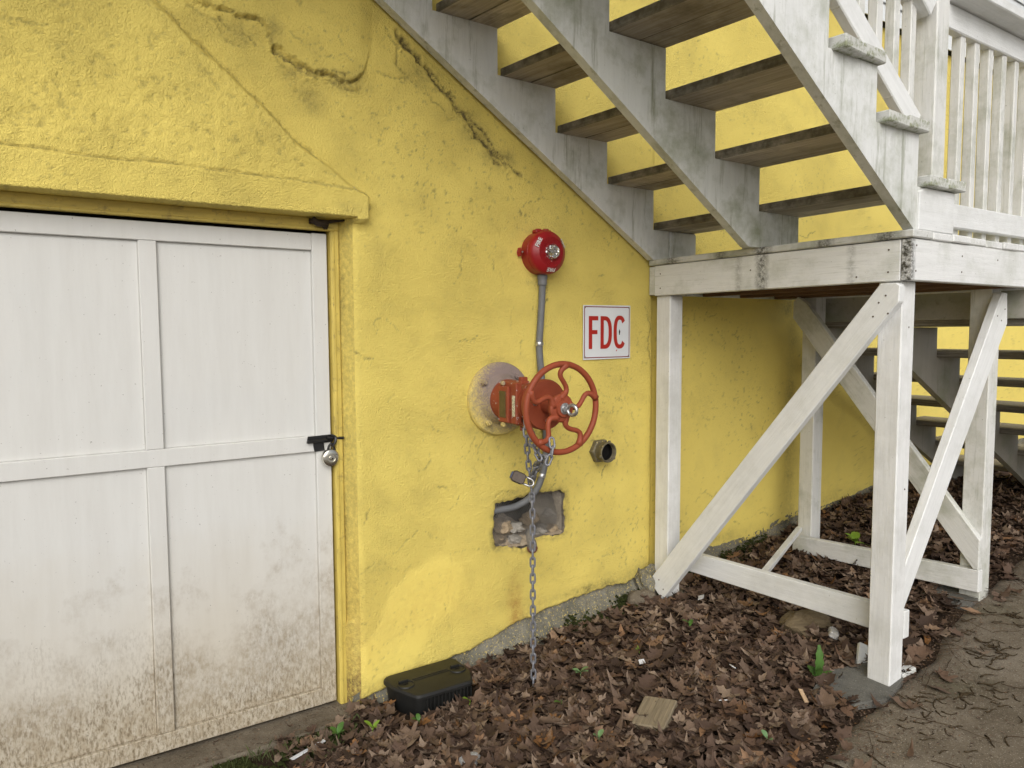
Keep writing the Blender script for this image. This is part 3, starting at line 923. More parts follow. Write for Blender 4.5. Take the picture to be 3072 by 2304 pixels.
sx, sz = .011, .0085
for i in range(34):
    for j in range(22):
        x0 = 1.712 + i * sx + (j % 2) * sx / 2; z0 = .497 + j * sz
        for dx in (-.5, .5):
            a = (x0, z0); b = (x0 + dx * sx, z0 + sz)
            if not (inside(np.array([a[0]]), np.array([a[1]]), HOLE)[0] and inside(np.array([b[0]]), np.array([b[1]]), HOLE)[0]) or a[0] > 2.06: continue
            v, f = tube_vf([(a[0], net_y(*a), a[1]), (b[0], net_y(*b), b[1])], .0012, 3, cap=False)
            F += [tuple(q + len(V) for q in ff) for ff in f]; V += v
obj('wire_netting', mesh_py('wire_netting', V, F, NET), ven, kind='stuff')

# ------------------------------------------------------------------ door
dr = obj('door', mesh_py('door', *(lambda x0, x1, y0, y1, z0, z1: ([(x0, y0, z0), (x1, y0, z0), (x1, y1, z0), (x0, y1, z0), (x0, y0, z1), (x1, y0, z1), (x1, y1, z1), (x0, y1, z1)],
        [(0, 1, 5, 4), (1, 2, 6, 5), (2, 3, 7, 6), (3, 0, 4, 7), (4, 5, 6, 7), (3, 2, 1, 0)]))(-.238, 1.003, .098, .113, -.026, 1.812), DOORM), bld)


def door_piece(name, x0, x1, z0, z1, y0, y1, bev=.0025):
    bm = bmesh.new(); prism_bm(bm, [(x0, z0), (x1, z0), (x1, z1), (x0, z1)], 0, 1, XZ(y0, y1))
    return obj(name, finish(bm, name, DOORM, bev), dr)


for x0, x1 in ((-.177, .355), (.4125, .9465)):
    for z0, z1 in ((.036, .981), (1.0435, 1.7515)):
        door_piece('panel', x0 + .001, x1 - .001, z0 + .001, z1 - .001, .0955, .1005, .0008)
door_piece('stile', .9475, 1.006, -.030, 1.817, .080, .1)
door_piece('stile', -.238, -.178, -.030, 1.817, .080, .1)
door_piece('rail', -.1775, .947, 1.7525, 1.815, .0805, .1)
door_piece('rail', -.1775, .947, .982, 1.0425, .0805, .1)
door_piece('rail', -.1775, .947, -.030, .035, .079, .1)
door_piece('stile', .3555, .412, 1.043, 1.752, .0815, .1)
door_piece('stile', .3555, .412, .0355, .9815, .0815, .1)
# hasp
BLACK = m_plain('black hasp paint', (.012, .012, .013), .38, .5)
bm = bmesh.new()
prism_bm(bm, [(.908, 1.017), (.913, 1.043), (1.012, 1.045), (1.016, 1.016), (.975, 1.014), (.978, .984), (.938, .982), (.934, 1.006), (.934, 1.017)], 0, 1, XZ(.074, .0795))
v = lambda *a: None
hasp = obj('hasp', finish(bm, 'hasp', BLACK, .001), dr)
bm = bmesh.new(); prism_bm(bm, [(.906, 1.018), (.906, 1.030), (.985, 1.033), (.985, 1.020)], 0, 1, XZ(.058, .074))
obj('hasp', finish(bm, 'hasp', BLACK, .004), dr)
tube('hasp', dr, BLACK, [(.985, .062, 1.034), (1.02, .06, 1.031), (1.05, .058, 1.029)], .0055, 8)
tube('hasp', dr, BLACK, smooth_path([(1.004, .072, 1.042), (1.012, .05, 1.036), (1.010, .045, 1.02), (1.0, .05, 1.0)], 4), .006, 6)
# remains of a bracket under the lintel
RUST = m_plain('rusty iron', (.055, .040, .028), .8, .3, .3)
brk = obj('bracket', mesh_py('bracket', *tube_vf(smooth_path([(.935, .03, 1.862), (.955, .02, 1.845), (.985, .03, 1.85), (.99, .05, 1.838)], 4), [.012] * 13, 6), RUST, True), bld)
V, F = tube_vf([(.93, .05, 1.856), (1.0, .045, 1.858), (1.06, .03, 1.866)], [.010, .007, .004], 6)
obj('bracket', mesh_py('bracket', V, F, RUST, True), bld)

# ------------------------------------------------------------------ upper stair flight
stair = thing('staircase', (2.6, -.65, 1.79), 'upper flight of open white wooden stairs rising along the yellow wall', 'staircase')
NJ = 9


def sin_(j, kind):      # front edge x and underside z of tread j
    if kind == 'in': return 2.607 + .302 * (1 - j), 1.936 + .1885 * j
    if kind == 'mid': return 2.612 + .281 * (1 - j), 1.942 + .1825 * j
    return 2.657 + .278 * (1 - j), 1.947 + .1795 * j


def stringer(kind, y0, y1, foot, low):
    P = []
    x0, z0 = sin_(0, kind)
    P.append((x0 - .005, z0 - .001)); P.append((x0 - .005, 1.791))
    P.append((foot, 1.791))
    slope = (sin_(1, kind)[1] - sin_(0, kind)[1]) / (sin_(0, kind)[0] - sin_(1, kind)[0])
    xt = sin_(NJ, kind)[0]
    P.append((xt, 1.791 + (foot - xt) * slope))
    up = []
    for j in range(NJ):
        x, z = sin_(j + 1, kind); zt = sin_(j, kind)[1]
        up.append((x, zt - .001)); up.append((x, sin_(j + 1, kind)[1] - .001))
    bm = bmesh.new()
    prism_bm(bm, P + up[::-1], 0, 1, XZ(y0, y1))
    obj('stringer', finish(bm, 'stringer', WHITE_M if kind == 'mid' else WHITE_D, 0), stair)


stringer('in', -.062, -.020, 2.61, 0)
stringer('mid', -.672, -.632, 2.548, 0)
stringer('out', -1.300, -1.262, 2.652, 0)
for j in range(NJ):
    (xi, zi), (xo, zo) = sin_(j, 'in'), sin_(j, 'out')
    for b in range(2):
        off = -.053 if b == 0 else -.1975
        dz = random.uniform(-.002, .002) - (.003 if b else 0)
        oy = random.uniform(-.008, .006)
        w = .1375
        board('tread', stair, (TREAD2, TREAD, TREAD2)[(b + j) % 2 if random.random() < .7 else 1], (xi + off - .010, -.035, zi + .019), (xo + off * .93 - .006, -1.333 + oy, zo + .019 + dz), w, .038, (0, 0, 1), .004, .0015)
# white painted outer ends of the treads
for j in range(NJ):
    xo, zo = sin_(j, 'out')
# lower guard rail, balusters and hand rail of the flight
rail = board('rail', stair, WHITE, (1.0, -1.231, 2.532 + (2.24 - 1.0) * .684), (2.745, -1.231, 2.532 - (2.745 - 2.24) * .684), .084, .038, (0, 1, 0), .004)
board('rail', stair, WHITE, (1.0, -1.245, 2.60 + (2.76 - 1.0) * .684), (2.772, -1.245, 2.592), .085, .075, (0, 1, 0), .004)
for k in range(12):
    xr = 2.715 - .110 * k
    zb = 2.532 - (xr - 2.24) * .684
    board('baluster', stair, WHITE_G, (xr - .018, -1.231, zb - .03 + .0), (xr - .018, -1.231, min(zb + .62, 4.0)), .036, .0355, (0, 1, 0), .003)

# the top of the flight: unseen upper deck, added to shade the wall
for k in range(15):
    x = .12 - k * .1425
    board('deck_board', stair, WHITE_D, (x, -.03, 3.66), (x, -1.45, 3.66), .139, .03, (0, 0, 1), .003)
board('rim_board', stair, WHITE_D, (.18, -1.32, 3.57), (-1.95, -1.32, 3.57), .147, .038, (0, 1, 0), .003)
board('rim_board', stair, WHITE_D, (.18, -.04, 3.57), (.18, -1.30, 3.57), .147, .038, (1, 0, 0), .003)

# ------------------------------------------------------------------ landing
land = thing('stair_landing', (3.2, -.65, .1), 'square white wooden landing on four braced posts with a picket railing', 'landing')


def post(x0, x1, y0, y1, z0, z1):
    L = z1 - z0
    board('post', land, WHITE_P if z0 < .15 else WHITE_G, ((x0 + x1) / 2, (y0 + y1) / 2, z0), ((x0 + x1) / 2, (y0 + y1) / 2, z1), y1 - y0, x1 - x0, (1, 0, 0), .004, .001)


post(2.652, 2.741, -.137, -.046, .07, 1.614)
post(2.650, 2.739, -1.265, -1.176, .062, 1.618)
post(3.60, 3.689, -1.166, -1.074, .18, 1.64)
post(3.62, 3.708, -.294, -.210, .18, 1.70)
# rim boards
board('rim_board', land, WHITE_N, (2.650, -.050, 1.688), (2.650, -1.263, 1.690), .147, .038, (1, 0, 0), .003)
board('rim_board', land, WHITE_E, (2.631, -1.284, 1.690), (3.84, -1.284, 1.694), .147, .039, (0, 1, 0), .003)
board('rim_board', land, WHITE_B, (3.72, -.04, 1.69), (3.72, -1.264, 1.69), .147, .036, (1, 0, 0), .003)
board('ledger', land, WHITE_D, (2.640, -.024, 1.69), (3.80, -.024, 1.69), .140, .040, (0, 1, 0), .003)
board('beam', land, WHITE_L, (3.745, -.22, 1.556), (3.745, -1.40, 1.560), .140, .036, (1, 0, 0), .003)
for x in (2.70, 3.0, 3.3, 3.6):
    board('joist', land, JOIST, (x, -.05, 1.687), (x, -1.262, 1.690), .138, .037, (1, 0, 0), .003)
for k in range(9):
    x = 2.690 + k * .1425
    board('deck_board', land, WHITE_K if k == 0 else WHITE_B, (x, -.02, 1.7775), (x, -1.311 + random.uniform(-.004, .004), 1.7795 + random.uniform(-.0015, .002)), .139, .028, (0, 0, 1), .004)
# braces
prism('brace', land, WHITE, [(-.049, .177), (-.143, .105), (-1.272, 1.541), (-1.275, 1.598), (-1.262, 1.609), (-1.203, 1.609)], YZ(2.611, 2.649))
prism('brace', land, WHITE_G, [(-.190, 1.509), (-.192, 1.60), (-.216, 1.624), (-.27, 1.59), (-1.172, .491), (-1.172, .352), (-1.150, .352)], YZ(3.560, 3.598))
prism('brace', land, WHITE, [(2.742, .36), (2.742, .23), (2.765, .22), (3.662, 1.468), (3.649, 1.602), (3.600, 1.604)], XZ(-1.206, -1.168))
prism('bottom_rail', land, WHITE, [(-.14, .238), (-1.265, .268), (-1.265, .375), (-.14, .336)], YZ(2.742, 2.780))
prism('bottom_rail', land, WHITE_D if False else WHITE_B, [(-.22, .205), (-1.176, .250), (-1.176, .352), (-.22, .295)], YZ(3.558, 3.598))
# railing of the landing
rl = board('railing', land, WHITE, (2.868, -1.262, 2.590), (3.80, -1.262, 2.594), .089, .038, (0, 1, 0), .004)
board('cap_rail', rl, WHITE, (2.868, -1.290, 2.655), (3.84, -1.290, 2.659), .150, .036, (0, 0, 1), .004)
board('bottom_rail', rl, WHITE, (2.867, -1.286, 1.866), (3.80, -1.286, 1.872), .088, .030, (0, 1, 0), .004)
for k in range(7):
    x = 3.016 + .1175 * k
    board('baluster', rl, WHITE_G, (x, -1.253, 1.80), (x + random.uniform(-.003, .003), -1.253, 2.585), .036, .036, (0, 1, 0), .003, .001)
board('newel', rl, WHITE_G, (2.822, -1.247, 1.793), (2.822, -1.247, 3.1), .086, .086, (0, 1, 0), .004)
board('newel', rl, WHITE, (3.81, -1.22, 1.793), (3.81, -1.22, 2.8), .086, .05, (0, 1, 0), .004)
prism('stair_foot', land, WHITE, [(2.66, 1.795), (2.66, 1.93), (2.700, 1.945), (2.905, 1.945), (2.915, 1.795)], XZ(-1.309, -1.292))
# dirty filler blocks behind the stringer feet
box('stair_foot', land, WHITE_D, (2.72, -.62, 1.793), (2.88, -.50, 1.93), .003)
box('stair_foot', land, WHITE_D, (2.72, -.075, 1.793), (2.90, -.035, 1.93), .003)

# ------------------------------------------------------------------ lower stair flight
low = thing('staircase', (4.6, -.7, .35), 'dark weathered lower stair flight going down behind the landing posts', 'staircase')
LR, LN = .158, .262


def lt(k): return 3.765 + LN * k, 1.455 - LR * k      # back edge x and underside z of tread k


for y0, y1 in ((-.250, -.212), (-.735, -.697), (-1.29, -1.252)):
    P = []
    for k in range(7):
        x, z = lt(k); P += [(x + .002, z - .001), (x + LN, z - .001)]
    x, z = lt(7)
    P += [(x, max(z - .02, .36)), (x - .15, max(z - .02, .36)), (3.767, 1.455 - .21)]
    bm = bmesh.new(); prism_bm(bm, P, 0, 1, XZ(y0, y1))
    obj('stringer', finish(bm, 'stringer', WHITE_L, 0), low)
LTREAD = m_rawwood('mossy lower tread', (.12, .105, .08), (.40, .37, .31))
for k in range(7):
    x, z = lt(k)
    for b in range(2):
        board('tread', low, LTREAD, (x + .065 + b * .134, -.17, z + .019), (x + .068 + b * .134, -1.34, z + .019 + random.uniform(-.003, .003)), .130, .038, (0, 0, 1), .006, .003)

# ------------------------------------------------------------------ loose timber by the posts
V, F = None, None
t = board('loose_board', None, m_white('flaking white batten paint', .6, chips=1.0), (2.80, -.575, .300), (3.60, -.235, .330), .030, .022, (0, 0, 1), .002, .001)
tag(t, 'thin flaking white batten laid from the low rail to the rear wall post', 'board')

# nail heads in the landing timber
NAIL = m_plain('nail head', (.16, .13, .10), .6, .4, .4)
NV, NF = lathe_vf([(.0035, -.001), (.0035, .0012), (.0, .0016)], (0, 0, 0), 8)
NME = mesh_py('nail', NV, NF, NAIL)
for p, face in [((2.611, -1.20, 1.54), 'x'), ((2.611, -1.235, 1.50), 'x'), ((2.611, -1.225, 1.565), 'x'), ((2.611, -1.18, 1.49), 'x'), ((2.611, -.12, .20), 'x'), ((2.611, -.15, .16), 'x'),
                ((2.631, -1.22, 1.73), 'x'), ((2.631, -1.22, 1.65), 'x'), ((2.631, -.09, 1.72), 'x'), ((2.631, -.09, 1.65), 'x'), ((2.631, -.62, 1.70), 'x'), ((2.631, -1.1, 1.64), 'x'),
                ((2.66, -1.3035, 1.74), 'y'), ((2.66, -1.3035, 1.65), 'y'), ((3.0, -1.3035, 1.72), 'y'), ((3.0, -1.3035, 1.66), 'y'), ((3.3, -1.3035, 1.72), 'y'),
                ((3.63, -1.206, 1.53), 'y'), ((3.60, -1.206, 1.48), 'y'), ((3.56, -1.206, 1.50), 'y'), ((2.70, -1.265, 1.45), 'y'), ((2.71, -1.265, .85), 'y')]:
    M = Matrix.Translation(p) @ (Matrix.Rotation(math.radians(-90), 4, 'Z') if face == 'x' else Matrix.Identity(4))
    obj('nail', NME, land, M)

# ------------------------------------------------------------------ fire alarm
ALARM = m_plain('alarm red plastic', (.33, .012, .016), .38, .45, 0, .10, 12, .05)
fa = thing('fire_alarm', (1.95, 0, 1.785), 'round red fire alarm with a clear strobe above the grey conduit', 'fire alarm')
AC = (1.951, 0, 1.787)
lathe('back_box', fa, ALARM, [(.0, -.005), (.092, -.005), (.094, .004), (.094, .050), (.090, .054), (.0, .054)], AC, 48)
cov = [(.0, .052), (.091, .052), (.096, .056), (.096, .068), (.093, .078), (.087, .087), (.068, .0985), (.066, .100)]
for k in range(7):
    r = .064 - k * .0042
    cov += [(r, .1005), (r - .0008, .0988), (r - .0020, .0988), (r - .0028, .1008)]
cov += [(.034, .1015), (.030, .102), (.0, .102)]
lathe('cover', fa, ALARM, cov, AC, 64, angle=40)
lathe('gap_ring', fa, DARK, [(.0905, .050), (.0925, .050), (.0925, .056), (.0905, .056)], AC, 48)
n = N('strobe lens', .08, .6); n.b.inputs['Metallic'].default_value = .75
LENS = n.out(n.ramp(n.voro(55, 'F1'), (.15, (.9, .9, .89)), (.45, (.45, .45, .45)), (.7, (.8, .8, .8))), n.bump(n.voro(60), 1.0, .02))
lathe('strobe', fa, LENS, [(.033, .10), (.033, .112), (.0305, .122), (.024, .130), (.012, .135), (.0, .136)], AC, 32)
for dx, dz, w, h in ((-.018, .098, .022, .012), (.024, .100, .020, .010)):
    box('knockout', fa, ALARM, (AC[0] + dx - w, -.046, AC[2] + dz - .012), (AC[0] + dx + w, -.010, AC[2] + dz + h - .008), .004)
    lathe('knockout', fa, ALARM, [(.014, dz - .004), (.014, dz + .006), (.012, dz + .008), (.0, dz + .008)], (AC[0] + dx, -.028, AC[2]), 16, 'z')
for sgn in (-1, 1):
    bm = bmesh.new()
    c = AC[0] + sgn * .100
    prism_bm(bm, [(c - .016, AC[2] - .020), (c + .012 * sgn, AC[2] - .018), (c + .018 * sgn, AC[2]), (c + .012 * sgn, AC[2] + .018), (c - .016, AC[2] + .020)][::1 if sgn > 0 else 1], 0, 1, XZ(-.034, -.008))
    obj('mounting_ear', finish(bm, 'mounting_ear', ALARM, .003), fa)
STEEL = m_plain('zinc steel', (.55, .55, .55), .32, .5, .9, .12, 60, .1)
lathe('screw', fa, STEEL, [(.0045, .034), (.0045, .037), (.0, .038)], (AC[0] - .108, 0, AC[2]), 10)
lathe('indicator', fa, m_plain('pink lamp', (.75, .35, .33), .3), [(.0022, .1), (.0022, .1035), (.0, .104)], (AC[0], 0, AC[2] - .040), 8)
LETTER = m_plain('white lettering', (.72, .70, .68), .5, .3, 0, .05)


def text_mesh(s, size, bold=0.0):
    cu = bpy.data.curves.new('text', 'FONT'); cu.body = s; cu.size = size; cu.align_x = 'CENTER'; cu.align_y = 'CENTER'; cu.offset = bold; cu.resolution_u = 3
    o = bpy.data.objects.new('text', cu); COL.objects.link(o)
    dg = bpy.context.evaluated_depsgraph_get()
    me = bpy.data.meshes.new_from_object(o.evaluated_get(dg))
    bpy.data.objects.remove(o); bpy.data.curves.remove(cu)
    me.name = 'lettering'
    return me


ft = text_mesh('FIRE', .0245, .0006)
ft.materials.clear(); ft.materials.append(LETTER)
for ang in (150, 32, 270):
    a = math.radians(ang); r = .0765
    radial = Vector((math.cos(a), 0, math.sin(a))); tang = Vector((math.sin(a), 0, -math.cos(a)))
    tilt = math.radians(31)
    up = (radial * math.cos(tilt) + Vector((0, 1, 0)) * math.sin(tilt)).normalized()
    nrm = tang.cross(up)
    p = Vector(AC) + radial * r + Vector((0, -.0995, 0))
    M = Matrix(((tang.x, up.x, nrm.x, p.x), (tang.y, up.y, nrm.y, p.y), (tang.z, up.z, nrm.z, p.z), (0, 0, 0, 1)))
    obj('lettering', ft if ang == 150 else ft, fa, M)

# ------------------------------------------------------------------ conduit
GREY = m_plain('grey plastic conduit', (.17, .175, .18), .5, .35, 0, .08, 40, .1)
cd = thing('conduit', (1.95, 0, 1.69), 'grey flexible conduit running down from the alarm into the broken vent', 'conduit')
pts = smooth_path([(1.957, -.026, 1.70), (1.957, -.024, 1.60), (1.949, -.022, 1.47), (1.944, -.020, 1.385), (1.947, -.022, 1.31), (1.957, -.022, 1.22), (1.968, -.022, 1.10),
                   (1.978, -.022, .99), (1.980, -.022, .90), (1.973, -.022, .84), (1.957, -.020, .785), (1.936, -.018, .738), (1.895, -.010, .69), (1.85, .004, .664), (1.80, .014, .652), (1.70, .03, .650), (1.66, .06, .66)], 6)
tube('tube', cd, GREY, pts, .0155, 12)
lathe('connector', cd, GREY, [(.0, 1.645), (.0175, 1.645), (.0205, 1.65), (.0205, 1.672), (.0225, 1.674), (.0225, 1.692), (.0, 1.694)], (1.957, -.026, 0), 16, 'z')
for p, d in (((1.944, -.020, 1.385), (.01, 0, 1)), ((1.957, -.020, .787), (.35, 0, 1))):
    d = Vector(d).normalized(); p = Vector(p)
    tube('strap', cd, STEEL, [p - d * .009, p - d * .004, p + d * .004, p + d * .009], [.0172, .0185, .0185, .0172], 12)
    box('strap', cd, STEEL, (p.x + .012, -.008, p.z - .007), (p.x + .034, -.005, p.z + .007), .001)

# ------------------------------------------------------------------ sign
SW = m_plain('sign white enamel', (.72, .745, .77), .35, .4, 0, .04, 6, .03)
SR = m_plain('sign red', (.42, .022, .014), .4, .4, 0, .05)
SDR = m_plain('sign border red', (.20, .012, .018), .4, .4, 0, .05)
sg = thing('sign', (2.356, -.005, 1.435), 'white metal sign with red letters FDC screwed to the yellow wall', 'sign')
SM = Matrix.Translation((2.3565, 0, 1.4355))
bm = bmesh.new(); prism_bm(bm, [(2.206, 1.306), (2.507, 1.309), (2.507, 1.566), (2.206, 1.564)], 0, 1, XZ(-.0115, -.0095))
obj('plate', finish(bm, 'plate', SW, .0006), sg)


def frame_ring(x0, x1, z0, z1, w, y):
    return ([(x0, y, z0), (x1, y, z0), (x1, y, z1), (x0, y, z1), (x0 + w, y, z0 + w), (x1 - w, y, z0 + w), (x1 - w, y, z1 - w), (x0 + w, y, z1 - w)],
            [(0, 1, 5, 4), (1, 2, 6, 5), (2, 3, 7, 6), (3, 0, 4, 7)])


obj('border', mesh_py('border', *frame_ring(2.212, 2.501, 1.314, 1.559, .0045, -.0120), SDR), sg)
LY = -.0121
flat_xz('letter', sg, SR, [[(2.240, 1.357), (2.2615, 1.357), (2.2615, 1.513), (2.240, 1.513)], [(2.2615, 1.4925), (2.299, 1.4925), (2.299, 1.513), (2.2615, 1.513)], [(2.2615, 1.427), (2.294, 1.427), (2.294, 1.447), (2.2615, 1.447)]], LY)


def strip(outer, inner, y):
    V = [(a, y, z) for a, z in outer] + [(a, y, z) for a, z in inner]; m = len(outer)
    return V, [(i, i + 1, m + i + 1, m + i) for i in range(m - 1)]


def sup(cx, cz, rx, rz, a, e=2.6):
    c, s = math.cos(a), math.sin(a)
    return cx + rx * math.copysign(abs(c) ** (2 / e), c), cz + rz * math.copysign(abs(s) ** (2 / e), s)


ang = [math.radians(90 - k * 180 / 24) for k in range(25)]
obj('letter', mesh_py('letter', *strip([(2.313, 1.513)] + [sup(2.338, 1.435, .048, .078, a) for a in ang] + [(2.313, 1.357)], [(2.334, 1.493)] + [sup(2.338, 1.435, .0265, .058, a) for a in ang] + [(2.334, 1.377)], LY), SR), sg)
flat_xz('letter', sg, SR, [[(2.313, 1.357), (2.334, 1.377), (2.334, 1.493), (2.313, 1.513)]], LY - .0001)
ang = [math.radians(38 + k * 284 / 36) for k in range(37)]
obj('letter', mesh_py('letter', *strip([sup(2.4365, 1.4365, .0400, .080, a) for a in ang], [sup(2.4365, 1.4365, .0190, .060, a) for a in ang], LY), SR), sg)
for x, z in ((2.217, 1.319), (2.496, 1.320), (2.217, 1.554), (2.496, 1.555)):
    lathe('screw', sg, m_plain('dull screw', (.30, .26, .22), .5, .5, .6), [(.0045, .011), (.0045, .0135), (.0, .0142)], (x, 0, z), 10)
flat_xz('scratch', sg, DARK, [[(2.4325, 1.424), (2.4365, 1.4225), (2.440, 1.440), (2.4345, 1.451), (2.431, 1.440)]], LY - .0002)
flat_xz('scratch', sg, SR, [[(2.412, 1.346), (2.417, 1.343), (2.421, 1.352), (2.416, 1.352)]], LY - .0002)

# ------------------------------------------------------------------ valve with hand wheel
VX, VZ = 1.737, 1.150
VRED = m_plain('valve red paint', (.30, .064, .027), .55, .35, 0, .10, 14, .15)
VREDC = m_plain('chipped valve red paint', (.29, .062, .027), .55, .35, 0, .10, 14, .2, chip=.615)
n = N('oversprayed flange', .8, .25)
_x, _y, _z = n.sep(n.obj)
rd = n.mth('SQRT', n.mth('ADD', n.mth('POWER', n.mth('SUBTRACT', _x, VX + .03), 2.0), n.mth('POWER', n.mth('SUBTRACT', _z, VZ + .035), 2.0)))
f_ = n.ramp(n.mth('ADD', rd, n.mth('MULTIPLY', n.noise(130, 5, .7), .17)), (.205, 0), (.285, 1))
cc = n.mix(f_, (.30, .235, .215), (.76, .61, .18))
cc = n.mix(n.ramp(n.noise(60, 6, .7), (.6, 0), (.7, .5)), cc, (.16, .12, .10))
cc = n.mix(n.ramp(n.noise(18, 6, .7), (.45, 0), (.7, .55)), cc, (.20, .175, .15))
FLG = n.out(cc, n.bump(n.noise(110, 5, .75), 1.0, .006))
vl = thing('valve', (VX, 0, VZ), 'red wall valve with a spoked hand wheel on a round bolted flange', 'valve')
lathe('flange', vl, FLG, [(.0, .0), (.160, -.006), (.160, .012), (.154, .022), (.140, .026), (.112, .028), (.106, .040), (.101, .048), (.098, .056), (.093, .070), (.0, .071)], (VX, 0, VZ), 56)
for a in (52, 142, 232, 322):
    q = math.radians(a)
    c = (VX + .124 * math.cos(q), 0, VZ + .124 * math.sin(q))
    lathe('bolt', vl, FLG, [(.020, .024), (.020, .029), (.0135, .030), (.0135, .043), (.009, .044), (.009, .052), (.0, .053)], c, 6 if a % 2 else 8, angle=20)
lathe('body', vl, VREDC, [(.0, .060), (.088, .062), (.089, .085), (.085, .12), (.080, .15), (.079, .20), (.0795, .25), (.086, .27), (.090, .285), (.0, .287)], (VX, 0, VZ), 48)
lathe('cover_disc', vl, VRED, [(.0, .27), (.060, .275), (.066, .295), (.098, .310), (.102, .318), (.102, .342), (.098, .349), (.070, .353), (.060, .350), (.030, .352), (.0, .352)], (VX, 0, VZ), 48)
# indicator window housing on the left flank
def on_flank(name, mat, u0, u1, z0, z1, x0, x1, bev=.002):
    bm = bmesh.new(); prism_bm(bm, [(-u0, z0), (-u1, z0), (-u1, z1), (-u0, z1)], 0, 1, YZ(VX - x0, VX - x1))
    return obj(name, finish(bm, name, mat, bev), vl)


on_flank('window_housing', VREDC, .145, .265, -.082 + VZ, .086 + VZ, .06, .0885, .004)
fr_ = on_flank('window_frame', VREDC, .150, .222, -.078 + VZ, .070 + VZ, .089, .101, .003)
on_flank('window', m_plain('old window glass', (.10, .07, .03), .25, .5), .163, .207, -.058 + VZ, .050 + VZ, .0995, .1035, .0006)
n = N('valve data plate', .5, .4)
_p = n.sep(n.obj)
on_flank('data_plate', n.out(n.mix(n.ramp(n.noise(420, 1, .4, n.map((1, .35, 1))), (.52, 0), (.56, .8)), (.62, .60, .44), (.18, .17, .12))), .236, .256, -.050 + VZ, .034 + VZ, .0888, .0905, .0004)
for z in (-.088, .082):
    lathe('bolt', vl, FLG, [(.009, .0), (.009, .012), (.0, .013)], (VX - .098, -.176, VZ + z), 8)
box('stop_lug', vl, VREDC, (VX - .02, -.205, VZ + .075), (VX + .012, -.180, VZ + .104), .003)
box('stop_lug', vl, VREDC, (VX - .026, -.21, VZ + .070), (VX + .018, -.172, VZ + .088), .003)
for u in (.20, .262):
    tube('hanger', vl, VREDC, [(VX - .040, -u - .03, VZ - .07), (VX - .042, -u - .032, VZ - .112)], .006, 8)
box('hanger', vl, VREDC, (VX - .055, -.310, VZ - .092), (VX - .028, -.21, VZ - .072), .003)
for x, z in ((-.062, .01), (.060, .02), (.0, -.064)):
    lathe('bolt', vl, STEEL, [(.0105, .350), (.0105, .357), (.006, .358), (.006, .366), (.0, .367)], (VX + x, 0, VZ + z), 6, angle=20)
    lathe('boss', vl, VRED, [(.018, .348), (.018, .353), (.0, .353)], (VX + x, 0, VZ + z), 16)
lathe('stem', vl, VRED, [(.034, .35), (.034, .40), (.030, .43), (.0, .43)], (VX, 0, VZ), 20)
# hand wheel: rim, hub, five S-shaped spokes
WY, WR = -.447, .171
hw = obj('hand_wheel', mesh_py('hand_wheel', *tube_vf([(VX + WR * math.cos(2 * math.pi * k / 72), WY, VZ - .005 + WR * math.sin(2 * math.pi * k / 72)) for k in range(72)], .0122, 12, True), VRED, True), vl)
lathe('hub', hw, VRED, [(.0, .414), (.036, .417), (.054, .43), (.056, .446), (.050, .452), (.036, .454), (.033, .463), (.0, .465)], (VX, 0, VZ - .005), 32)
for a in (82, 10, -62, -134, 154):
    pts, rad = [], []
    for k in range(15):
        t = k / 14
        r = .036 + (WR - .036) * t
        th = math.radians(a) + (.020 * math.sin(2 * math.pi * (t * 1.0)) - .012 * (1 - t)) / max(r, .05) * (-1.25)
        pts.append((VX + r * math.cos(th), WY + .010 * (1 - t) - .004, VZ - .005 + r * math.sin(th)))
        rad.append(.0122 - .0022 * math.sin(math.pi * t) + .003 * max(0, t - .85) / .15 + .004 * max(0, .25 - t) / .25)
    V, F = tube_vf(pts, rad, 8)
    obj('spoke', mesh_py('spoke', V, F, VRED, True), hw)
lathe('washer', hw, STEEL, [(.022, .463), (.022, .467), (.014, .468), (.014, .474), (.0, .474)], (VX, 0, VZ - .005), 24)
ey = [(VX + .004 + .0 , -.478 - .018 + .019 * math.cos(2 * math.pi * k / 20), VZ - .009 + .019 * math.sin(2 * math.pi * k / 20)) for k in range(20)]
V, F = tube_vf([(p[0] + (p[1] + .478) * -.35, p[1], p[2]) for p in ey], .0076, 8, True)
obj('eye_bolt', mesh_py('eye_bolt', V, F, STEEL, True), hw)

# ------------------------------------------------------------------ chain
GALV = m_plain('galvanised chain', (.25, .255, .285), .45, .5, .35, .15, 80, .2)
ch = thing('chain', (1.70, -.30, -.01), 'grey steel chain hanging from the hand wheel down to the leaves', 'chain')


def link_mesh(Lc=.0425, W=.0180, r=.0044):
    P = []
    h = Lc / 2 - W / 2
    for k in range(7):
        a = math.pi * k / 6; P.append((h + W / 2 * math.sin(a), W / 2 * math.cos(a), 0))
    for k in range(7):
        a = math.pi + math.pi * k / 6; P.append((-h + W / 2 * math.sin(a), W / 2 * math.cos(a), 0))
    V, F = tube_vf(P, r, 6, True)
    return mesh_py('chain_link', V, F, GALV, True)


LINK = link_mesh()
PITCH_L = .0335


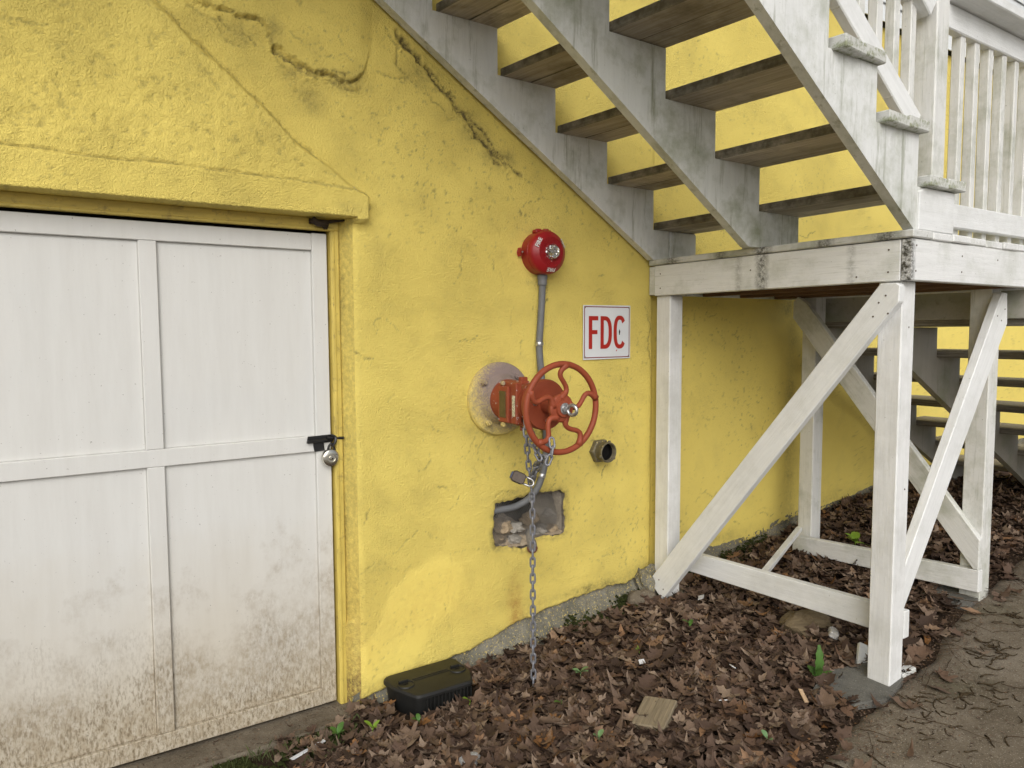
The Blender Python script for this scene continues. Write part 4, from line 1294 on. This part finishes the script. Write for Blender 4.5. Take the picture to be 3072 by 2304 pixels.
def chain(points, start_roll=40):
    P = smooth_path(points, 10)
    acc, nxt, i = 0.0, 0.0, 0
    for a, b in zip(P[:-1], P[1:]):
        L = (b - a).length
        while nxt <= acc + L:
            p = a + (b - a) * ((nxt - acc) / L); d = (b - a).normalized()
            ref = Vector((0, 1, 0)) if abs(d.y) < .9 else Vector((1, 0, 0))
            Y = (ref - d * ref.dot(d)).normalized(); Zx = d.cross(Y)
            ro = math.radians(start_roll + 90 * (i % 2) + random.uniform(-9, 9))
            Y2 = Y * math.cos(ro) + Zx * math.sin(ro); Z2 = d.cross(Y2)
            M = Matrix(((d.x, Y2.x, Z2.x, p.x), (d.y, Y2.y, Z2.y, p.y), (d.z, Y2.z, Z2.z, p.z), (0, 0, 0, 1)))
            obj('chain_link', LINK, ch, M)
            nxt += PITCH_L; i += 1
        acc += L


# main strand down to the ground, a loose end lying on the leaves
chain([(1.675, -.285, 1.070), (1.671, -.30, 1.03), (1.676, -.30, .97), (1.684, -.30, .90), (1.692, -.30, .84), (1.699, -.30, .77), (1.701, -.30, .66), (1.702, -.30, .40), (1.703, -.30, .10), (1.703, -.302, -.015)])
# strand from the padlock up round the rim and a spoke
chain([(1.690, -.318, .865), (1.680, -.345, .90), (1.668, -.385, .935), (1.655, -.42, .958), (1.652, -.462, .962)], 10)
chain([(1.655, -.47, .955), (1.668, -.472, .985), (1.672, -.468, 1.018), (1.676, -.452, 1.045)], 60)
chain([(1.640, -.425, .965), (1.640, -.40, .99), (1.652, -.36, 1.02), (1.664, -.33, 1.045)], 30)

chain([(1.700, -.290, 1.050), (1.690, -.325, 1.015), (1.676, -.36, .985), (1.664, -.40, .962)], 75)
chain([(1.655, -.44, .955), (1.668, -.40, .93), (1.684, -.345, .885), (1.694, -.31, .845)], 25)
# padlock on the chain
BRASS = m_plain('worn padlock', (.10, .08, .065), .45, .5, .7, .2, 60, .2)
pk = thing('padlock', (1.64, -.31, .85), 'small brown padlock hanging sideways on the chain under the wheel', 'padlock')
Mx = Matrix.Translation((1.650, -.318, .852)) @ Matrix.Rotation(math.radians(28), 4, 'Y') @ Matrix.Rotation(math.radians(-25), 4, 'Z') @ Matrix.Scale(1.12, 4)
bm = bmesh.new()
prism_bm(bm, [(-.050, -.012), (-.044, -.020), (-.006, -.020), (0, -.012), (0, .012), (-.006, .020), (-.044, .020), (-.050, .012)], -.011, .011, lambda a, b, t: Vector((a, t, b)))
obj('lock_body', finish(bm, 'lock_body', BRASS, .003), pk, Mx)
V, F = tube_vf([(-.004, 0, -.013), (.022, 0, -.013), (.032, 0, -.008), (.036, 0, 0), (.032, 0, .008), (.022, 0, .013), (-.004, 0, .013)], .004, 8)
obj('shackle', mesh_py('shackle', V, F, STEEL, True), pk, Mx)
bm = bmesh.new(); prism_bm(bm, [(-.0535, -.012), (-.0535, .012), (-.049, .012), (-.049, -.012)], -.008, .008, lambda a, b, t: Vector((a, t, b)))
obj('key_plate', finish(bm, 'key_plate', m_plain('blue plastic', (.05, .07, .16), .5), .001), pk, Mx)

# disc padlock on the door
CHROME = m_plain('polished padlock steel', (.68, .66, .58), .16, .5, .95, .05, 20, .05)
dk = thing('padlock', (.993, .06, .957), 'shiny round steel padlock hanging from the black door hasp', 'padlock')
lathe('lock_body', dk, CHROME, [(.0, -.024), (.024, -.024), (.033, -.018), (.0345, -.010), (.0345, -.004), (.032, .004), (.026, .007), (.016, .008), (.0155, .005), (.009, .005), (.0085, .008), (.003, .009), (.0, .009)], (.993, .05, .957), 40, angle=25)
tube('shackle', dk, BLACK, smooth_path([(.985, .058, .975), (.987, .056, 1.0), (1.0, .055, 1.012), (1.010, .056, .99), (1.009, .058, .972)], 4), .0045, 8)
lathe('keyhole', dk, DARK, [(.0028, .0085), (.0028, .0095), (.0, .0095)], (.996, .05, .955), 8)

# ------------------------------------------------------------------ hose connection
PIPEM = m_plain('oversprayed brass', (.19, .165, .105), .6, .4, .2, .2, 50, .4, chip=.62, chipcol=(.66, .52, .18))
hc = thing('hose_connection', (2.31, 0, .865), 'open threaded brass pipe end standing out of the yellow wall', 'pipe')
HC = (2.312, 0, .866)
lathe('hex_nut', hc, PIPEM, [(.0, -.004), (.060, -.004), (.060, .024), (.054, .030), (.0, .031)], HC, 6, angle=15)
lathe('pipe', hc, PIPEM, [(.046, .028), (.046, .060), (.049, .064), (.049, .076), (.0455, .078), (.0425, .076), (.042, .070), (.0405, .068), (.042, .066), (.0405, .063), (.042, .060), (.040, .056)], HC, 36, angle=40)
lathe('pipe_bore', hc, DARK, [(.040, .0562), (.040, .0)], HC, 30)
lathe('bore_shade', hc, DARK, [(.0, .0325), (.0405, .0325)], HC, 20)  # black disc and bore wall paint in the shade inside the pipe
for a in (0, 120, 240):
    q = math.radians(a + 80)
    box('lug', hc, PIPEM, (HC[0] + .050 * math.cos(q) - .006, -.075, HC[2] + .050 * math.sin(q) - .006), (HC[0] + .050 * math.cos(q) + .006, -.064, HC[2] + .050 * math.sin(q) + .006), .002)

# ------------------------------------------------------------------ bait box
BBOX = m_plain('black box plastic', (.016, .016, .015), .5, .35, 0, .25, 9, .25, chip=.72, chipcol=(.09, .085, .075))
bb = thing('bait_station', (1.32, -.125, -.035), 'black plastic bait box with two sunken locks on its lid against the wall', 'bait box')
zb = -.042


def oct_(i):
    return [(1.175 + i, -.010 - i), (1.475 - i, -.012 - i), (1.493 - i * 1.2, -.035), (1.486 - i, -.165), (1.446 - i * .6, -.246 + i), (1.206 + i * .6, -.238 + i), (1.160 + i, -.115), (1.157 + i, -.03)]


def loft(rings, zs, capb=True):
    V, F = [], []; m = len(rings[0])
    for R, z in zip(rings, zs):
        V += [(a, b, z if not callable(z) else z(a, b)) for a, b in R]
    for j in range(len(rings) - 1):
        for i in range(m):
            k = (i + 1) % m; F.append((j * m + i, j * m + k, (j + 1) * m + k, (j + 1) * m + i))
    F.append(tuple((len(rings) - 1) * m + i for i in range(m)))
    return V, F


def dense_ring(R, n=5, rr=.02):
    out = []; m = len(R)
    for i in range(m):
        p0, p1, p2 = Vector(R[i - 1]), Vector(R[i]), Vector(R[(i + 1) % m])
        a = p1 + (p0 - p1).normalized() * min(rr, (p0 - p1).length * .4); b = p1 + (p2 - p1).normalized() * min(rr, (p2 - p1).length * .4)
        for k in range(n):
            t = k / (n - 1); out.append(tuple(a * (1 - t) ** 2 + p1 * 2 * t * (1 - t) + b * t * t))
    return out


R0 = dense_ring(oct_(.020)); R1 = dense_ring(oct_(.010)); R2 = dense_ring(oct_(.0)); R3 = dense_ring(oct_(.006)); R4 = dense_ring(oct_(.012))
V, F = loft([R0, R1, R1], [zb, zb + .085, zb + .088])
obj('body', mesh_py('body', V, F, BBOX, True, 30), bb)
V, F = loft([R1, R2, R2, R3, R4], [zb + .084, zb + .082, zb + .092, zb + .100, zb + .102])
lid = obj('lid', mesh_py('lid', V, F, BBOX, True, 30), bb)
for x, y in ((1.212, -.125), (1.445, -.125)):
    P = []
    V, F = lathe_vf([(.036, zb + .1020), (.034, zb + .1065), (.030, zb + .1065), (.028, zb + .1028), (.0, zb + .1028)], (x, y, 0), 24, 'z')
    obj('lock_well', mesh_py('lock_well', V, F, BBOX, True, 30), bb)
    box('lock_slot', bb, DARK, (x - .010, y - .003, zb + .1036), (x + .010, y + .003, zb + .1043), 0)
    box('lock_wall', bb, BBOX, (x - .020, y + .016, zb + .102), (x + .020, y + .030, zb + .112), .002)
for y in (-.105, -.118):
    box('lid_rib', bb, BBOX, (1.25, y, zb + .1018), (1.41, y + .004, zb + .104), .001)
for k in range(13):
    x = 1.245 + k * .016
    box('side_rib', bb, BBOX, (x, -.239 - .0007 * k + .002, zb + .006), (x + .005, -.230, zb + .078), .001)

# ------------------------------------------------------------------ stones, slabs, timber scraps
SLATE = m_concrete('slate slab', (.095, .093, .083), (.185, .178, .155))


def slab(poly, h, label, mat=SLATE):
    bm = bmesh.new()
    prism_bm(bm, poly, 0, 1, lambda a, b, t: Vector((a, b, float(g(a)) - .05 + (h + .05) * t)))
    bmesh.ops.subdivide_edges(bm, edges=bm.edges[:], cuts=3, use_grid_fill=True)
    for v in bm.verts:
        q = float(fbm(np.array(v.co.x * 18), np.array(v.co.y * 18), 3, 91)); v.co += Vector((.006 * q, .006 * q, .003 * q))
    o = obj('stone_slab', finish(bm, 'stone_slab', mat, .0), None)
    return tag(o, label, 'slab', 'slabs under the posts')


slab([(2.41, -1.10), (2.50, -1.07), (2.60, -1.06), (2.76, -1.12), (2.74, -1.27), (2.58, -1.30), (2.46, -1.24)], .026, 'grey flat slate slab under the front corner post')
slab([(3.49, -.965), (3.70, -.955), (3.75, -1.13), (3.63, -1.165), (3.49, -1.16)], .020, 'grey flat slate slab under the rear outer post')
slab([(2.63, -.03), (2.77, -.03), (2.77, -.17), (2.62, -.17)], .022, 'small grey slab at the foot of the wall post', CONC2)


def lump(name, c, s, mat, label, cat, seed, rough=.25, sub=2):
    bm = bmesh.new(); bmesh.ops.create_icosphere(bm, subdivisions=sub, radius=1)
    for v in bm.verts:
        q = v.co * 1.7
        n_ = float(fbm(np.array(q.x + q.z * .7 + seed), np.array(q.y - q.z * .6), 3, seed))
        v.co = Vector((v.co.x * s[0], v.co.y * s[1], v.co.z * s[2])) * (1 + rough * n_)
    return tag(obj(name, finish(bm, name, mat, 0, True, 25), None, Matrix.Translation(c)), label, cat)


lump('rock', (1.222, -.585, -.032), (.040, .028, .026), m_concrete('pale rock', (.25, .25, .25), (.55, .55, .55)), 'small pale grey rock among the leaves at the bottom edge', 'rock', 5, .5, 3)
lump('rubble_lump', (2.615, -.035, .165), (.065, .05, .075), CONC, 'broken pale lump of concrete at the wall foot beside the white post', 'concrete lump', 8, .6, 3)
lump('rubble_lump', (2.56, -.06, .09), (.085, .05, .06), CONC2, 'mossy dark lump of footing left of the white wall post', 'concrete lump', 12, .6, 3)
LOGM = m_rawwood('rotten log', (.10, .075, .045), (.22, .17, .10))
lg = lump('log', (2.865, -.775, .125), (.115, .080, .062), LOGM, 'rounded rotten brown log lying behind the low white rail', 'log', 9, .35, 3)
lg.matrix_basis = Matrix.Translation((2.865, -.775, .130)) @ Matrix.Rotation(math.radians(-20), 4, 'Z'); 
WB = m_rawwood('weathered timber block', (.15, .12, .08), (.34, .28, .19))
t = board('wood_block', None, WB, (1.815, -.845, .012), (1.965, -.765, .035), .125, .045, (0, .1, 1), .004, .002)
tag(t, 'short weathered timber block lying on the leaves in the foreground', 'wood block')
bm = bmesh.new(); prism_bm(bm, [(-.038, -.018), (.030, -.022), (.040, .008), (.018, .022), (-.034, .018)], 0, .028, lambda a, b, t: Vector((a, b, t)))
t = obj('stone', finish(bm, 'stone', m_concrete('white chip stone', (.45, .44, .42), (.72, .70, .67)), .005), None, Matrix.Translation((2.855, -.905, .128)) @ Matrix.Rotation(.6, 4, 'Z') @ Matrix.Rotation(.3, 4, 'X'))
tag(t, 'small white angular stone beside the rotten log', 'stone')
t = board('wood_chip', None, m_rawwood('fresh wood chip', (.42, .28, .16), (.60, .44, .28)), (2.345, -1.125, .078), (2.362, -1.085, .108), .020, .005, (0, -1, .6), .001)
tag(t, 'pale fresh wood chip standing in the leaves near the slab', 'wood chip')
t = board('wood_scrap', None, WHITE_D, (2.715, -1.115, .085), (2.80, -1.075, .165), .040, .020, (-.6, -.8, .3), .003)
tag(t, 'white painted scrap of board leaning behind the front post', 'board scrap')
t = board('wood_scrap', None, WHITE_B, (2.76, -1.235, .115), (2.84, -1.245, .125), .05, .02, (0, 0, 1), .003)
tag(t, 'short whitish board offcut lying right of the front post', 'board scrap')
t = board('plastic_strip', None, m_plain('white plastic strip', (.70, .72, .75), .4), (.724, -.222, -.030), (.862, -.178, -.026), .016, .006, (0, 0, 1), .002)
tag(t, 'thin white plastic strip lying by the door sill', 'strip')
for i, (x, y, s, lab) in enumerate([(2.10, -.52, .018, 'tiny white paint flake on the leaves below the FDC sign'), (2.33, -.80, .014, 'tiny pale plastic shard in the middle of the leaves'),
                                    (2.12, -.93, .020, 'pale folded paper scrap on the leaves left of the slab'), (2.73, -.29, .026, 'small white paint flake under the low front rail')]):
    bm = bmesh.new(); prism_bm(bm, [(-s, -s * .5), (s * .7, -s * .7), (s, s * .4), (-s * .5, s * .6)], 0, .003, lambda a, b, t: Vector((a, b, t)))
    tag(obj('paint_flake', finish(bm, 'paint_flake', m_plain('paint flake', (.68, .68, .68), .5), 0), None, Matrix.Translation((x, y, float(g(x)) + .045)) @ Matrix.Rotation(i * 1.3, 4, 'Z') @ Matrix.Rotation(.5, 4, 'X')), lab, 'paint flake')

# ------------------------------------------------------------------ dead leaves
def leaf_shape(kind, seed):
    r = random.Random(seed)
    if kind == 'lobed':        # red-oak / maple like: pointed lobes, deep sinuses
        half = [(0, -.50), (.04, -.42), (.10, -.33), (.25, -.32), (.30, -.24), (.20, -.13), (.19, -.04), (.36, .03), (.40, .13), (.24, .16), (.19, .23), (.24, .34), (.11, .38), (.0, .54)]
    elif kind == 'star':
        half = [(0, -.42), (.09, -.33), (.26, -.36), (.26, -.22), (.29, -.10), (.44, -.03), (.31, .09), (.24, .16), (.32, .31), (.16, .33), (.0, .52)]
    else:                      # simple oval leaf
        half = [(0, -.55), (.05, -.42), (.13, -.28), (.19, -.10), (.20, .06), (.17, .22), (.11, .36), (.05, .47), (0, .58)]
    j = .035 if kind != 'oval' else .012
    wf = r.uniform(.55, .95) if kind != 'oval' else r.uniform(.6, 1.2)
    right = [(wf * x * r.uniform(.80, 1.2) + r.uniform(-j, j) * (x > 0), y + r.uniform(-j, j)) for x, y in half]
    left = [(-wf * x * r.uniform(.80, 1.2) + r.uniform(-j, j) * (x > 0), y + r.uniform(-j, j)) for x, y in half[1:-1]][::-1]
    n_ = len(half); P = right + left
    mid = [(0, -.2), (0, .0), (0, .2)]
    V = P + mid; F = []
    m = len(P); b = m

    def near(y): return b + (0 if y < -.12 else (1 if y < .13 else 2))
    for i in range(m):
        k = (i + 1) % m
        ym = (P[i][1] + P[k][1]) / 2
        a1, a2 = near(P[i][1]), near(P[k][1])
        F.append((i, k, a2))
        if a1 != a2: F.append((i, a2, a1))
    c1, c2, c3, tw = r.uniform(-1.0, 1.7), r.uniform(-.8, 1.3), r.uniform(-1.0, 1.0), r.uniform(-.9, .9)
    W = []
    for x, y in V:
        z = c1 * x * x + c2 * y * y + tw * x * y + .06 * math.sin(9 * y + c3 * 6) * abs(x) * 2 + .25 * max(0, abs(x) - .2) * c3 + r.uniform(-.012, .012)
        W.append((x, y, z))
    return np.array(W), [tuple(f) for f in F]


SHAPES = [leaf_shape('lobed', s) for s in range(1, 17)] + [leaf_shape('star', s) for s in range(20, 24)] + [leaf_shape('oval', s) for s in range(30, 37)]
LEAF1, LEAF2 = m_leaf(False), m_leaf(True)
OBST = [(2.64, 2.75, -.15, -.03), (2.64, 2.75, -1.27, -1.17), (3.59, 3.70, -1.18, -1.06), (3.61, 3.72, -.30, -.20), (1.15, 1.50, -.25, 0), (2.50, 2.68, -1.29, -1.13), (3.54, 3.70, -1.13, -1.0), (1.83, 1.96, -.84, -.77), (1.19, 1.25, -.62, -.55)]
recs = []
want = 13500
while len(recs) < want:
    x = 5.6 * RNG.random() ** 1.15 + .72; y = -2.0 * RNG.random() - .012
    if x > 6.2: continue
    e = float(path_edge(x)); lo = e + .05 * float(fbm(np.array(x * 5), np.array(0.), 3, 95))
    far_edge = lo + (.05 if x < 2.2 else .03)
    if y < far_edge:
        if RNG.random() > (.09 * math.exp((y - far_edge) / .09)): continue
    if x < 1.02 and y > -.30 + .26 * (x - .75):
        if RNG.random() > .35: continue
    if x < 1.02 and y > -.07: 
        if RNG.random() > .15: continue
    ok = True
    for a, b, c, d in OBST:
        if a - .015 < x < b + .015 and c - .015 < y < d + .015:
            ok = False
    if not ok: continue
    h = RNG.random() ** 1.5 * .030 + .006
    if y < far_edge: h = .012
    recs.append((x, y, float(g(x)) + h + (.010 if y < e else 0), h, RNG.uniform(0, 2 * math.pi), RNG.normal(0, .22), RNG.normal(0, .22), RNG.uniform(.040, .076) + .060 * RNG.random() ** 2.0, int(RNG.integers(len(SHAPES))), RNG.random()))


def leaf_matrix(r):
    x, y, z, h, a, tx, ty, s, k, t = r
    return Matrix.Translation((x, y, z)) @ Matrix.Rotation(tx, 4, 'X') @ Matrix.Rotation(ty, 4, 'Y') @ Matrix.Rotation(a, 4, 'Z') @ Matrix.Scale(s, 4)


cand = []
for i, r in enumerate(recs):
    ok, d = in_view(r[:3], -.01)
    if ok and r[3] > .014:
        cand.append((d / r[7], i))
cand.sort()
single = set(i for _, i in cand[:300])
meshes = [mesh_py('fallen_leaf', V, F, LEAF1) for V, F in SHAPES]
for me in meshes: me.polygons.foreach_set('use_smooth', [True] * len(me.polygons))
VV, FF, TT, off = [], [], [], 0
for i, r in enumerate(recs):
    M = leaf_matrix(r)
    if i in single:
        o = bpy.data.objects.new('fallen_leaf', meshes[r[8]]); o.matrix_basis = M
        COL.objects.link(o)
        tag(o, 'dry brown dead leaf lying on top of the leaf litter', 'leaf', 'dead leaves on top of the litter')
    else:
        V, F = SHAPES[r[8]]
        A = np.array(M)
        VV.append(V @ A[:3, :3].T + A[:3, 3]); TT.append(np.full(len(V), r[9]))
        FF.append(np.array(F) + off); off += len(V)
me = mesh_np('leaf_litter', np.concatenate(VV), np.concatenate(FF), LEAF2)
at = me.attributes.new('tint', 'FLOAT', 'POINT'); at.data.foreach_set('value', np.concatenate(TT).astype(np.float32))
tag(obj('leaf_litter', me, None), 'thick layer of brown dead leaves covering the bed along the wall', 'leaf litter', None, 'stuff')

# ------------------------------------------------------------------ catkins, twigs and needles on the path
CATK = m_plain('dry catkin', (.070, .050, .028), .9, .1, 0, .3, 90, .8)
TWIG = m_plain('brown twig', (.085, .055, .032), .85, .15, 0, .25, 60, .4)


def catkin(seed):
    r = random.Random(seed); L = r.uniform(.03, .065); P = []; R = []
    bend = r.uniform(-.3, .3); b2 = r.uniform(-14, 14)
    for k in range(9):
        t = k / 8; P.append(((t - .5) * L, bend * L * (t - .5) ** 2 * 2 + .003 * math.sin(t * 5 + b2), .003 + .003 * math.sin(t * 5 + b2)))
        R.append((.0033 if k % 2 else .0020) * (1 - .5 * t))
    return mesh_py('catkin', *tube_vf(P, R, 5), CATK, True)


CK = [catkin(s) for s in range(8)]
clusters = [(RNG.uniform(2.1, 4.3), RNG.uniform(-1.9, -1.35)) for _ in range(16)]
nck = 0
while nck < 110:
    if RNG.random() < .55:
        c = clusters[int(RNG.integers(len(clusters)))]; x, y = c[0] + RNG.normal(0, .07), c[1] + RNG.normal(0, .05)
    else: x, y = RNG.uniform(2.0, 4.4), RNG.uniform(-2.1, -1.12)
    if y > float(path_edge(x)) - .01: continue
    z = float(g(x)) + .016
    if not in_view((x, y, z), 0)[0]: continue
    o = bpy.data.objects.new('catkin', CK[int(RNG.integers(8))]); s = RNG.uniform(.8, 1.3)
    o.matrix_basis = Matrix.Translation((x, y, z)) @ Matrix.Rotation(math.atan2(.085, 1) * -1 * 0, 4, 'Y') @ Matrix.Rotation(RNG.normal(-.9, .75), 4, 'Z') @ Matrix.Scale(s, 4)
    COL.objects.link(o); tag(o, 'dry brown catkin lying on the concrete path', 'catkin', 'catkins strewn over the path'); nck += 1


def twig(L, seed):
    r = random.Random(seed); P = []; y = 0; h = 0
    for k in range(9):
        t = k / 8; h += r.uniform(-.25, .25); y += math.sin(h) * L / 8
        P.append(((t - .5) * L, y, .003 + .004 * abs(math.sin(t * 4 + seed))))
    return mesh_py('twig', *tube_vf(P, [.0016 - .0009 * k / 8 for k in range(9)], 4), TWIG, True)


TW = [twig(L, i) for i, L in enumerate((.12, .16, .20, .26, .32, .14))]
for k in range(44):
    x = RNG.uniform(2.1, 4.0)
    y = float(path_edge(x)) + RNG.normal(-.07, .10) - (RNG.random() < .3) * RNG.uniform(0, .5)
    z = float(g(x)) + (.018 if y < path_edge(x) else .040)
    o = bpy.data.objects.new('twig', TW[int(RNG.integers(6))])
    o.matrix_basis = Matrix.Translation((x, y, z)) @ Matrix.Rotation(RNG.normal(-.6, .8), 4, 'Z')
    COL.objects.link(o); tag(o, 'thin dry brown twig lying along the edge of the path', 'twig', 'twigs along the path edge')
# crumbs of leaf and grit on the path edge: nobody could count them
VV, FF, off = [], [], 0
bv = np.array([(-.5, -.3, 0), (.5, -.2, .15), (.35, .4, 0), (-.4, .35, .2)]); 
cr = 0
while cr < 6800:
    x = RNG.uniform(1.9, 5.2); e = float(path_edge(x)); y = e + .04 - abs(RNG.normal(0, .16)) * (1.2 if x < 3 else 1)
    s = RNG.uniform(.002, .011); a = RNG.uniform(0, 6.3); ca, sa = math.cos(a), math.sin(a)
    P = bv * s * np.array([1.3, .5, .8]); P = np.stack([P[:, 0] * ca - P[:, 1] * sa, P[:, 0] * sa + P[:, 1] * ca, P[:, 2]], -1) + (x, y, float(g(x)) + .019)
    VV.append(P); FF.append(np.array([(0, 1, 2, 3)]) + off); off += 4; cr += 1
for k in range(1500):
    x = RNG.uniform(.2, 1.06); y = RNG.uniform(-.10, .08) if RNG.random() < .5 else -.07 + RNG.normal(0, .02)
    s = RNG.uniform(.002, .008); a = RNG.uniform(0, 6.3); ca, sa = math.cos(a), math.sin(a)
    P = bv * s * np.array([1.2, .6, .8]); P = np.stack([P[:, 0] * ca - P[:, 1] * sa, P[:, 0] * sa + P[:, 1] * ca, P[:, 2]], -1) + (x, y, -.040 if y > -.058 else -.052)
    VV.append(P); FF.append(np.array([(0, 1, 2, 3)]) + off); off += 4; cr += 1
me = mesh_np('leaf_crumbs', np.concatenate(VV), np.concatenate(FF), LEAF2, False)
at = me.attributes.new('tint', 'FLOAT', 'POINT'); at.data.foreach_set('value', np.repeat(RNG.random(cr), 4).astype(np.float32))
tag(obj('leaf_crumbs', me, None), 'crumbled leaf and grit along the path edge and door sill', 'debris', None, 'stuff')

# ------------------------------------------------------------------ green plants
GREEN = m_plain('green leaf', (.075, .17, .03), .5, .35, 0, .2, 30, .3)
LIME = m_plain('bright lime leaf', (.20, .33, .035), .45, .35, 0, .15, 30, .3)
PALEG = m_plain('pale green leaf', (.16, .28, .12), .5, .35, 0, .15, 30, .3)


def blade(L, w, lob=0, n_=9, arch=.5, fold=.3):
    V, F = [], []
    for k in range(n_):
        t = k / (n_ - 1)
        ww = w * (math.sin(math.pi * min(1, t * .92 + .04)) ** .7) * (1 - .45 * lob * (k % 2)) + .0006
        z = L * arch * t * (1 - .55 * t)
        V += [(-ww, L * t, z + fold * ww), (0, L * t, z), (ww, L * t, z + fold * ww)]
    for k in range(n_ - 1):
        a = k * 3; F += [(a, a + 1, a + 4, a + 3), (a + 1, a + 2, a + 5, a + 4)]
    return V, F


def plant(name, x, y, z, label, cat, leaves, mat, stem=0.0):
    t = thing(name, (x, y, z), label, cat)
    if stem:
        tube('stem', t, mat, [(x, y, z - .01), (x + .004, y, z + stem * .5), (x, y, z + stem)], .0014, 6)
    for (az, tilt, L, w, lob, h) in leaves:
        V, F = blade(L, w, lob)
        me = mesh_py('leaf', V, F, mat, True)
        obj('leaf', me, t, Matrix.Translation((x, y, z + h)) @ Matrix.Rotation(math.radians(az), 4, 'Z') @ Matrix.Rotation(math.radians(tilt), 4, 'X'))
    return t


gz = lambda x: float(g(x)) + .03
plant('weed', 2.505, -1.065, gz(2.5), 'tall green toothed weed standing beside the front slate slab', 'weed',
      [(-40, 78, .135, .017, .6, .0), (-60, 30, .07, .014, .5, 0), (140, 45, .07, .013, .5, 0), (-130, 20, .06, .014, .5, 0), (60, 50, .06, .012, .5, 0), (-20, 12, .065, .016, .5, 0)], GREEN)
plant('seedling', 3.66, -.53, gz(3.66), 'lime green leafy seedling in front of the rear low beam', 'seedling',
      [(110, 10, .095, .022, 0, .085), (-60, 8, .085, .022, 0, .088), (-110, -30, .09, .020, 0, .080), (20, 20, .06, .018, 0, .09), (-20, -8, .075, .020, 0, .085)], LIME, .09)
SPR = [(.905, -.20, 'small green four leaved sprout on bare soil by the door sill', GREEN, 5), (1.022, -.235, 'tiny light green sprout left of the black box', LIME, 3),
       (1.175, -.305, 'single small green leaf in the leaves in front of the black box', GREEN, 2), (1.40, -.295, 'narrow green leaf at the right foot of the black box', LIME, 1),
       (1.672, -.525, 'tiny green leaf below the hanging chain', GREEN, 1), (1.862, -.41, 'pale green cluster of leaves right of the chain end', PALEG, 5),
       (2.48, -.44, 'small green leaf under the white diagonal brace', GREEN, 2), (2.165, -.44, 'tiny green shoot between the chain and the brace', LIME, 2), (1.63, -.79, 'small blue green leaf left of the timber block', PALEG, 2), (2.05, -1.17, 'dull green leaf at the path edge near the bottom', PALEG, 2)]
for i, (x, y, lab, mt, k) in enumerate(SPR):
    r = random.Random(i)
    plant('sprout', x, y, gz(x) + .008, lab, 'sprout', [(r.uniform(0, 360) + q * 360 / k, r.uniform(5, 30), r.uniform(.026, .042), r.uniform(.008, .012), 0, r.uniform(0, .012)) for q in range(k)], mt, .012)
# grass and moss by the sill
VV, FF, off = [], [], 0
for k in range(260):
    c = [(.62, -.11), (.86, -.25), (.78, -.14), (.95, -.14)][int(RNG.integers(4))]
    x, y = c[0] + RNG.normal(0, .06), c[1] + RNG.normal(0, .025)
    if y > -.075: continue
    a = RNG.uniform(0, 6.3); L = RNG.uniform(.012, .05); b = RNG.uniform(.1, .7); z = float(g(x)) + .008
    dx, dy = math.cos(a), math.sin(a); w = .0009
    VV.append(np.array([(x - dy * w, y + dx * w, z), (x + dy * w, y - dx * w, z), (x + dx * b * L * .5, y + dy * b * L * .5, z + L * .7), (x + dx * b * L, y + dy * b * L, z + L * .95)]))
    FF.append(np.array([(0, 1, 2, 3)]) + off); off += 4
tag(obj('grass', mesh_np('grass', np.concatenate(VV), np.concatenate(FF), m_plain('grass', (.075, .095, .03), .6), False), None), 'short sparse grass growing in front of the door sill', 'grass', None, 'stuff')
MOSS = m_plain('moss', (.05, .06, .018), .95, .1, 0, .4, 60, 1)
VV, FF, off = [], [], 0
for k in range(2600):
    x = RNG.uniform(.3, 1.0); y = -.075 - abs(RNG.normal(0, .05)); s = RNG.uniform(.003, .010)
    if vnoise(np.array(x * 9), np.array(y * 9), 5) < -.1: continue
    P = np.array([(-1, -1, 0), (1, -1, 0), (1, 1, 0), (-1, 1, 0), (0, 0, 1.1)]) * s + RNG.normal(0, s * .3, (5, 3)) + (x, y, float(g(x)) + .006)
    VV.append(P); FF.append(np.array([(0, 1, 4), (1, 2, 4), (2, 3, 4), (3, 0, 4)]) + off); off += 5
for k in range(2600):
    x = RNG.uniform(1.95, 4.0); y = -.02 - abs(RNG.normal(0, .035)); s = RNG.uniform(.003, .009)
    if vnoise(np.array(x * 6), np.array(3.3), 5) < -.1: continue
    zz = float(g(x)) + .02 + max(0, .06 + y) * RNG.uniform(0, 1.3)
    P = np.array([(-1, -1, 0), (1, -1, 0), (1, 1, 0), (-1, 1, 0), (0, 0, 1.1)]) * s + RNG.normal(0, s * .3, (5, 3)) + (x, y, zz)
    VV.append(P); FF.append(np.array([(0, 1, 4), (1, 2, 4), (2, 3, 4), (3, 0, 4)]) + off); off += 5
tag(obj('moss', mesh_np('moss', np.concatenate(VV), np.concatenate(FF), MOSS, True), None), 'dark green moss and soil crumbs along the sill and wall foot', 'moss', None, 'stuff')
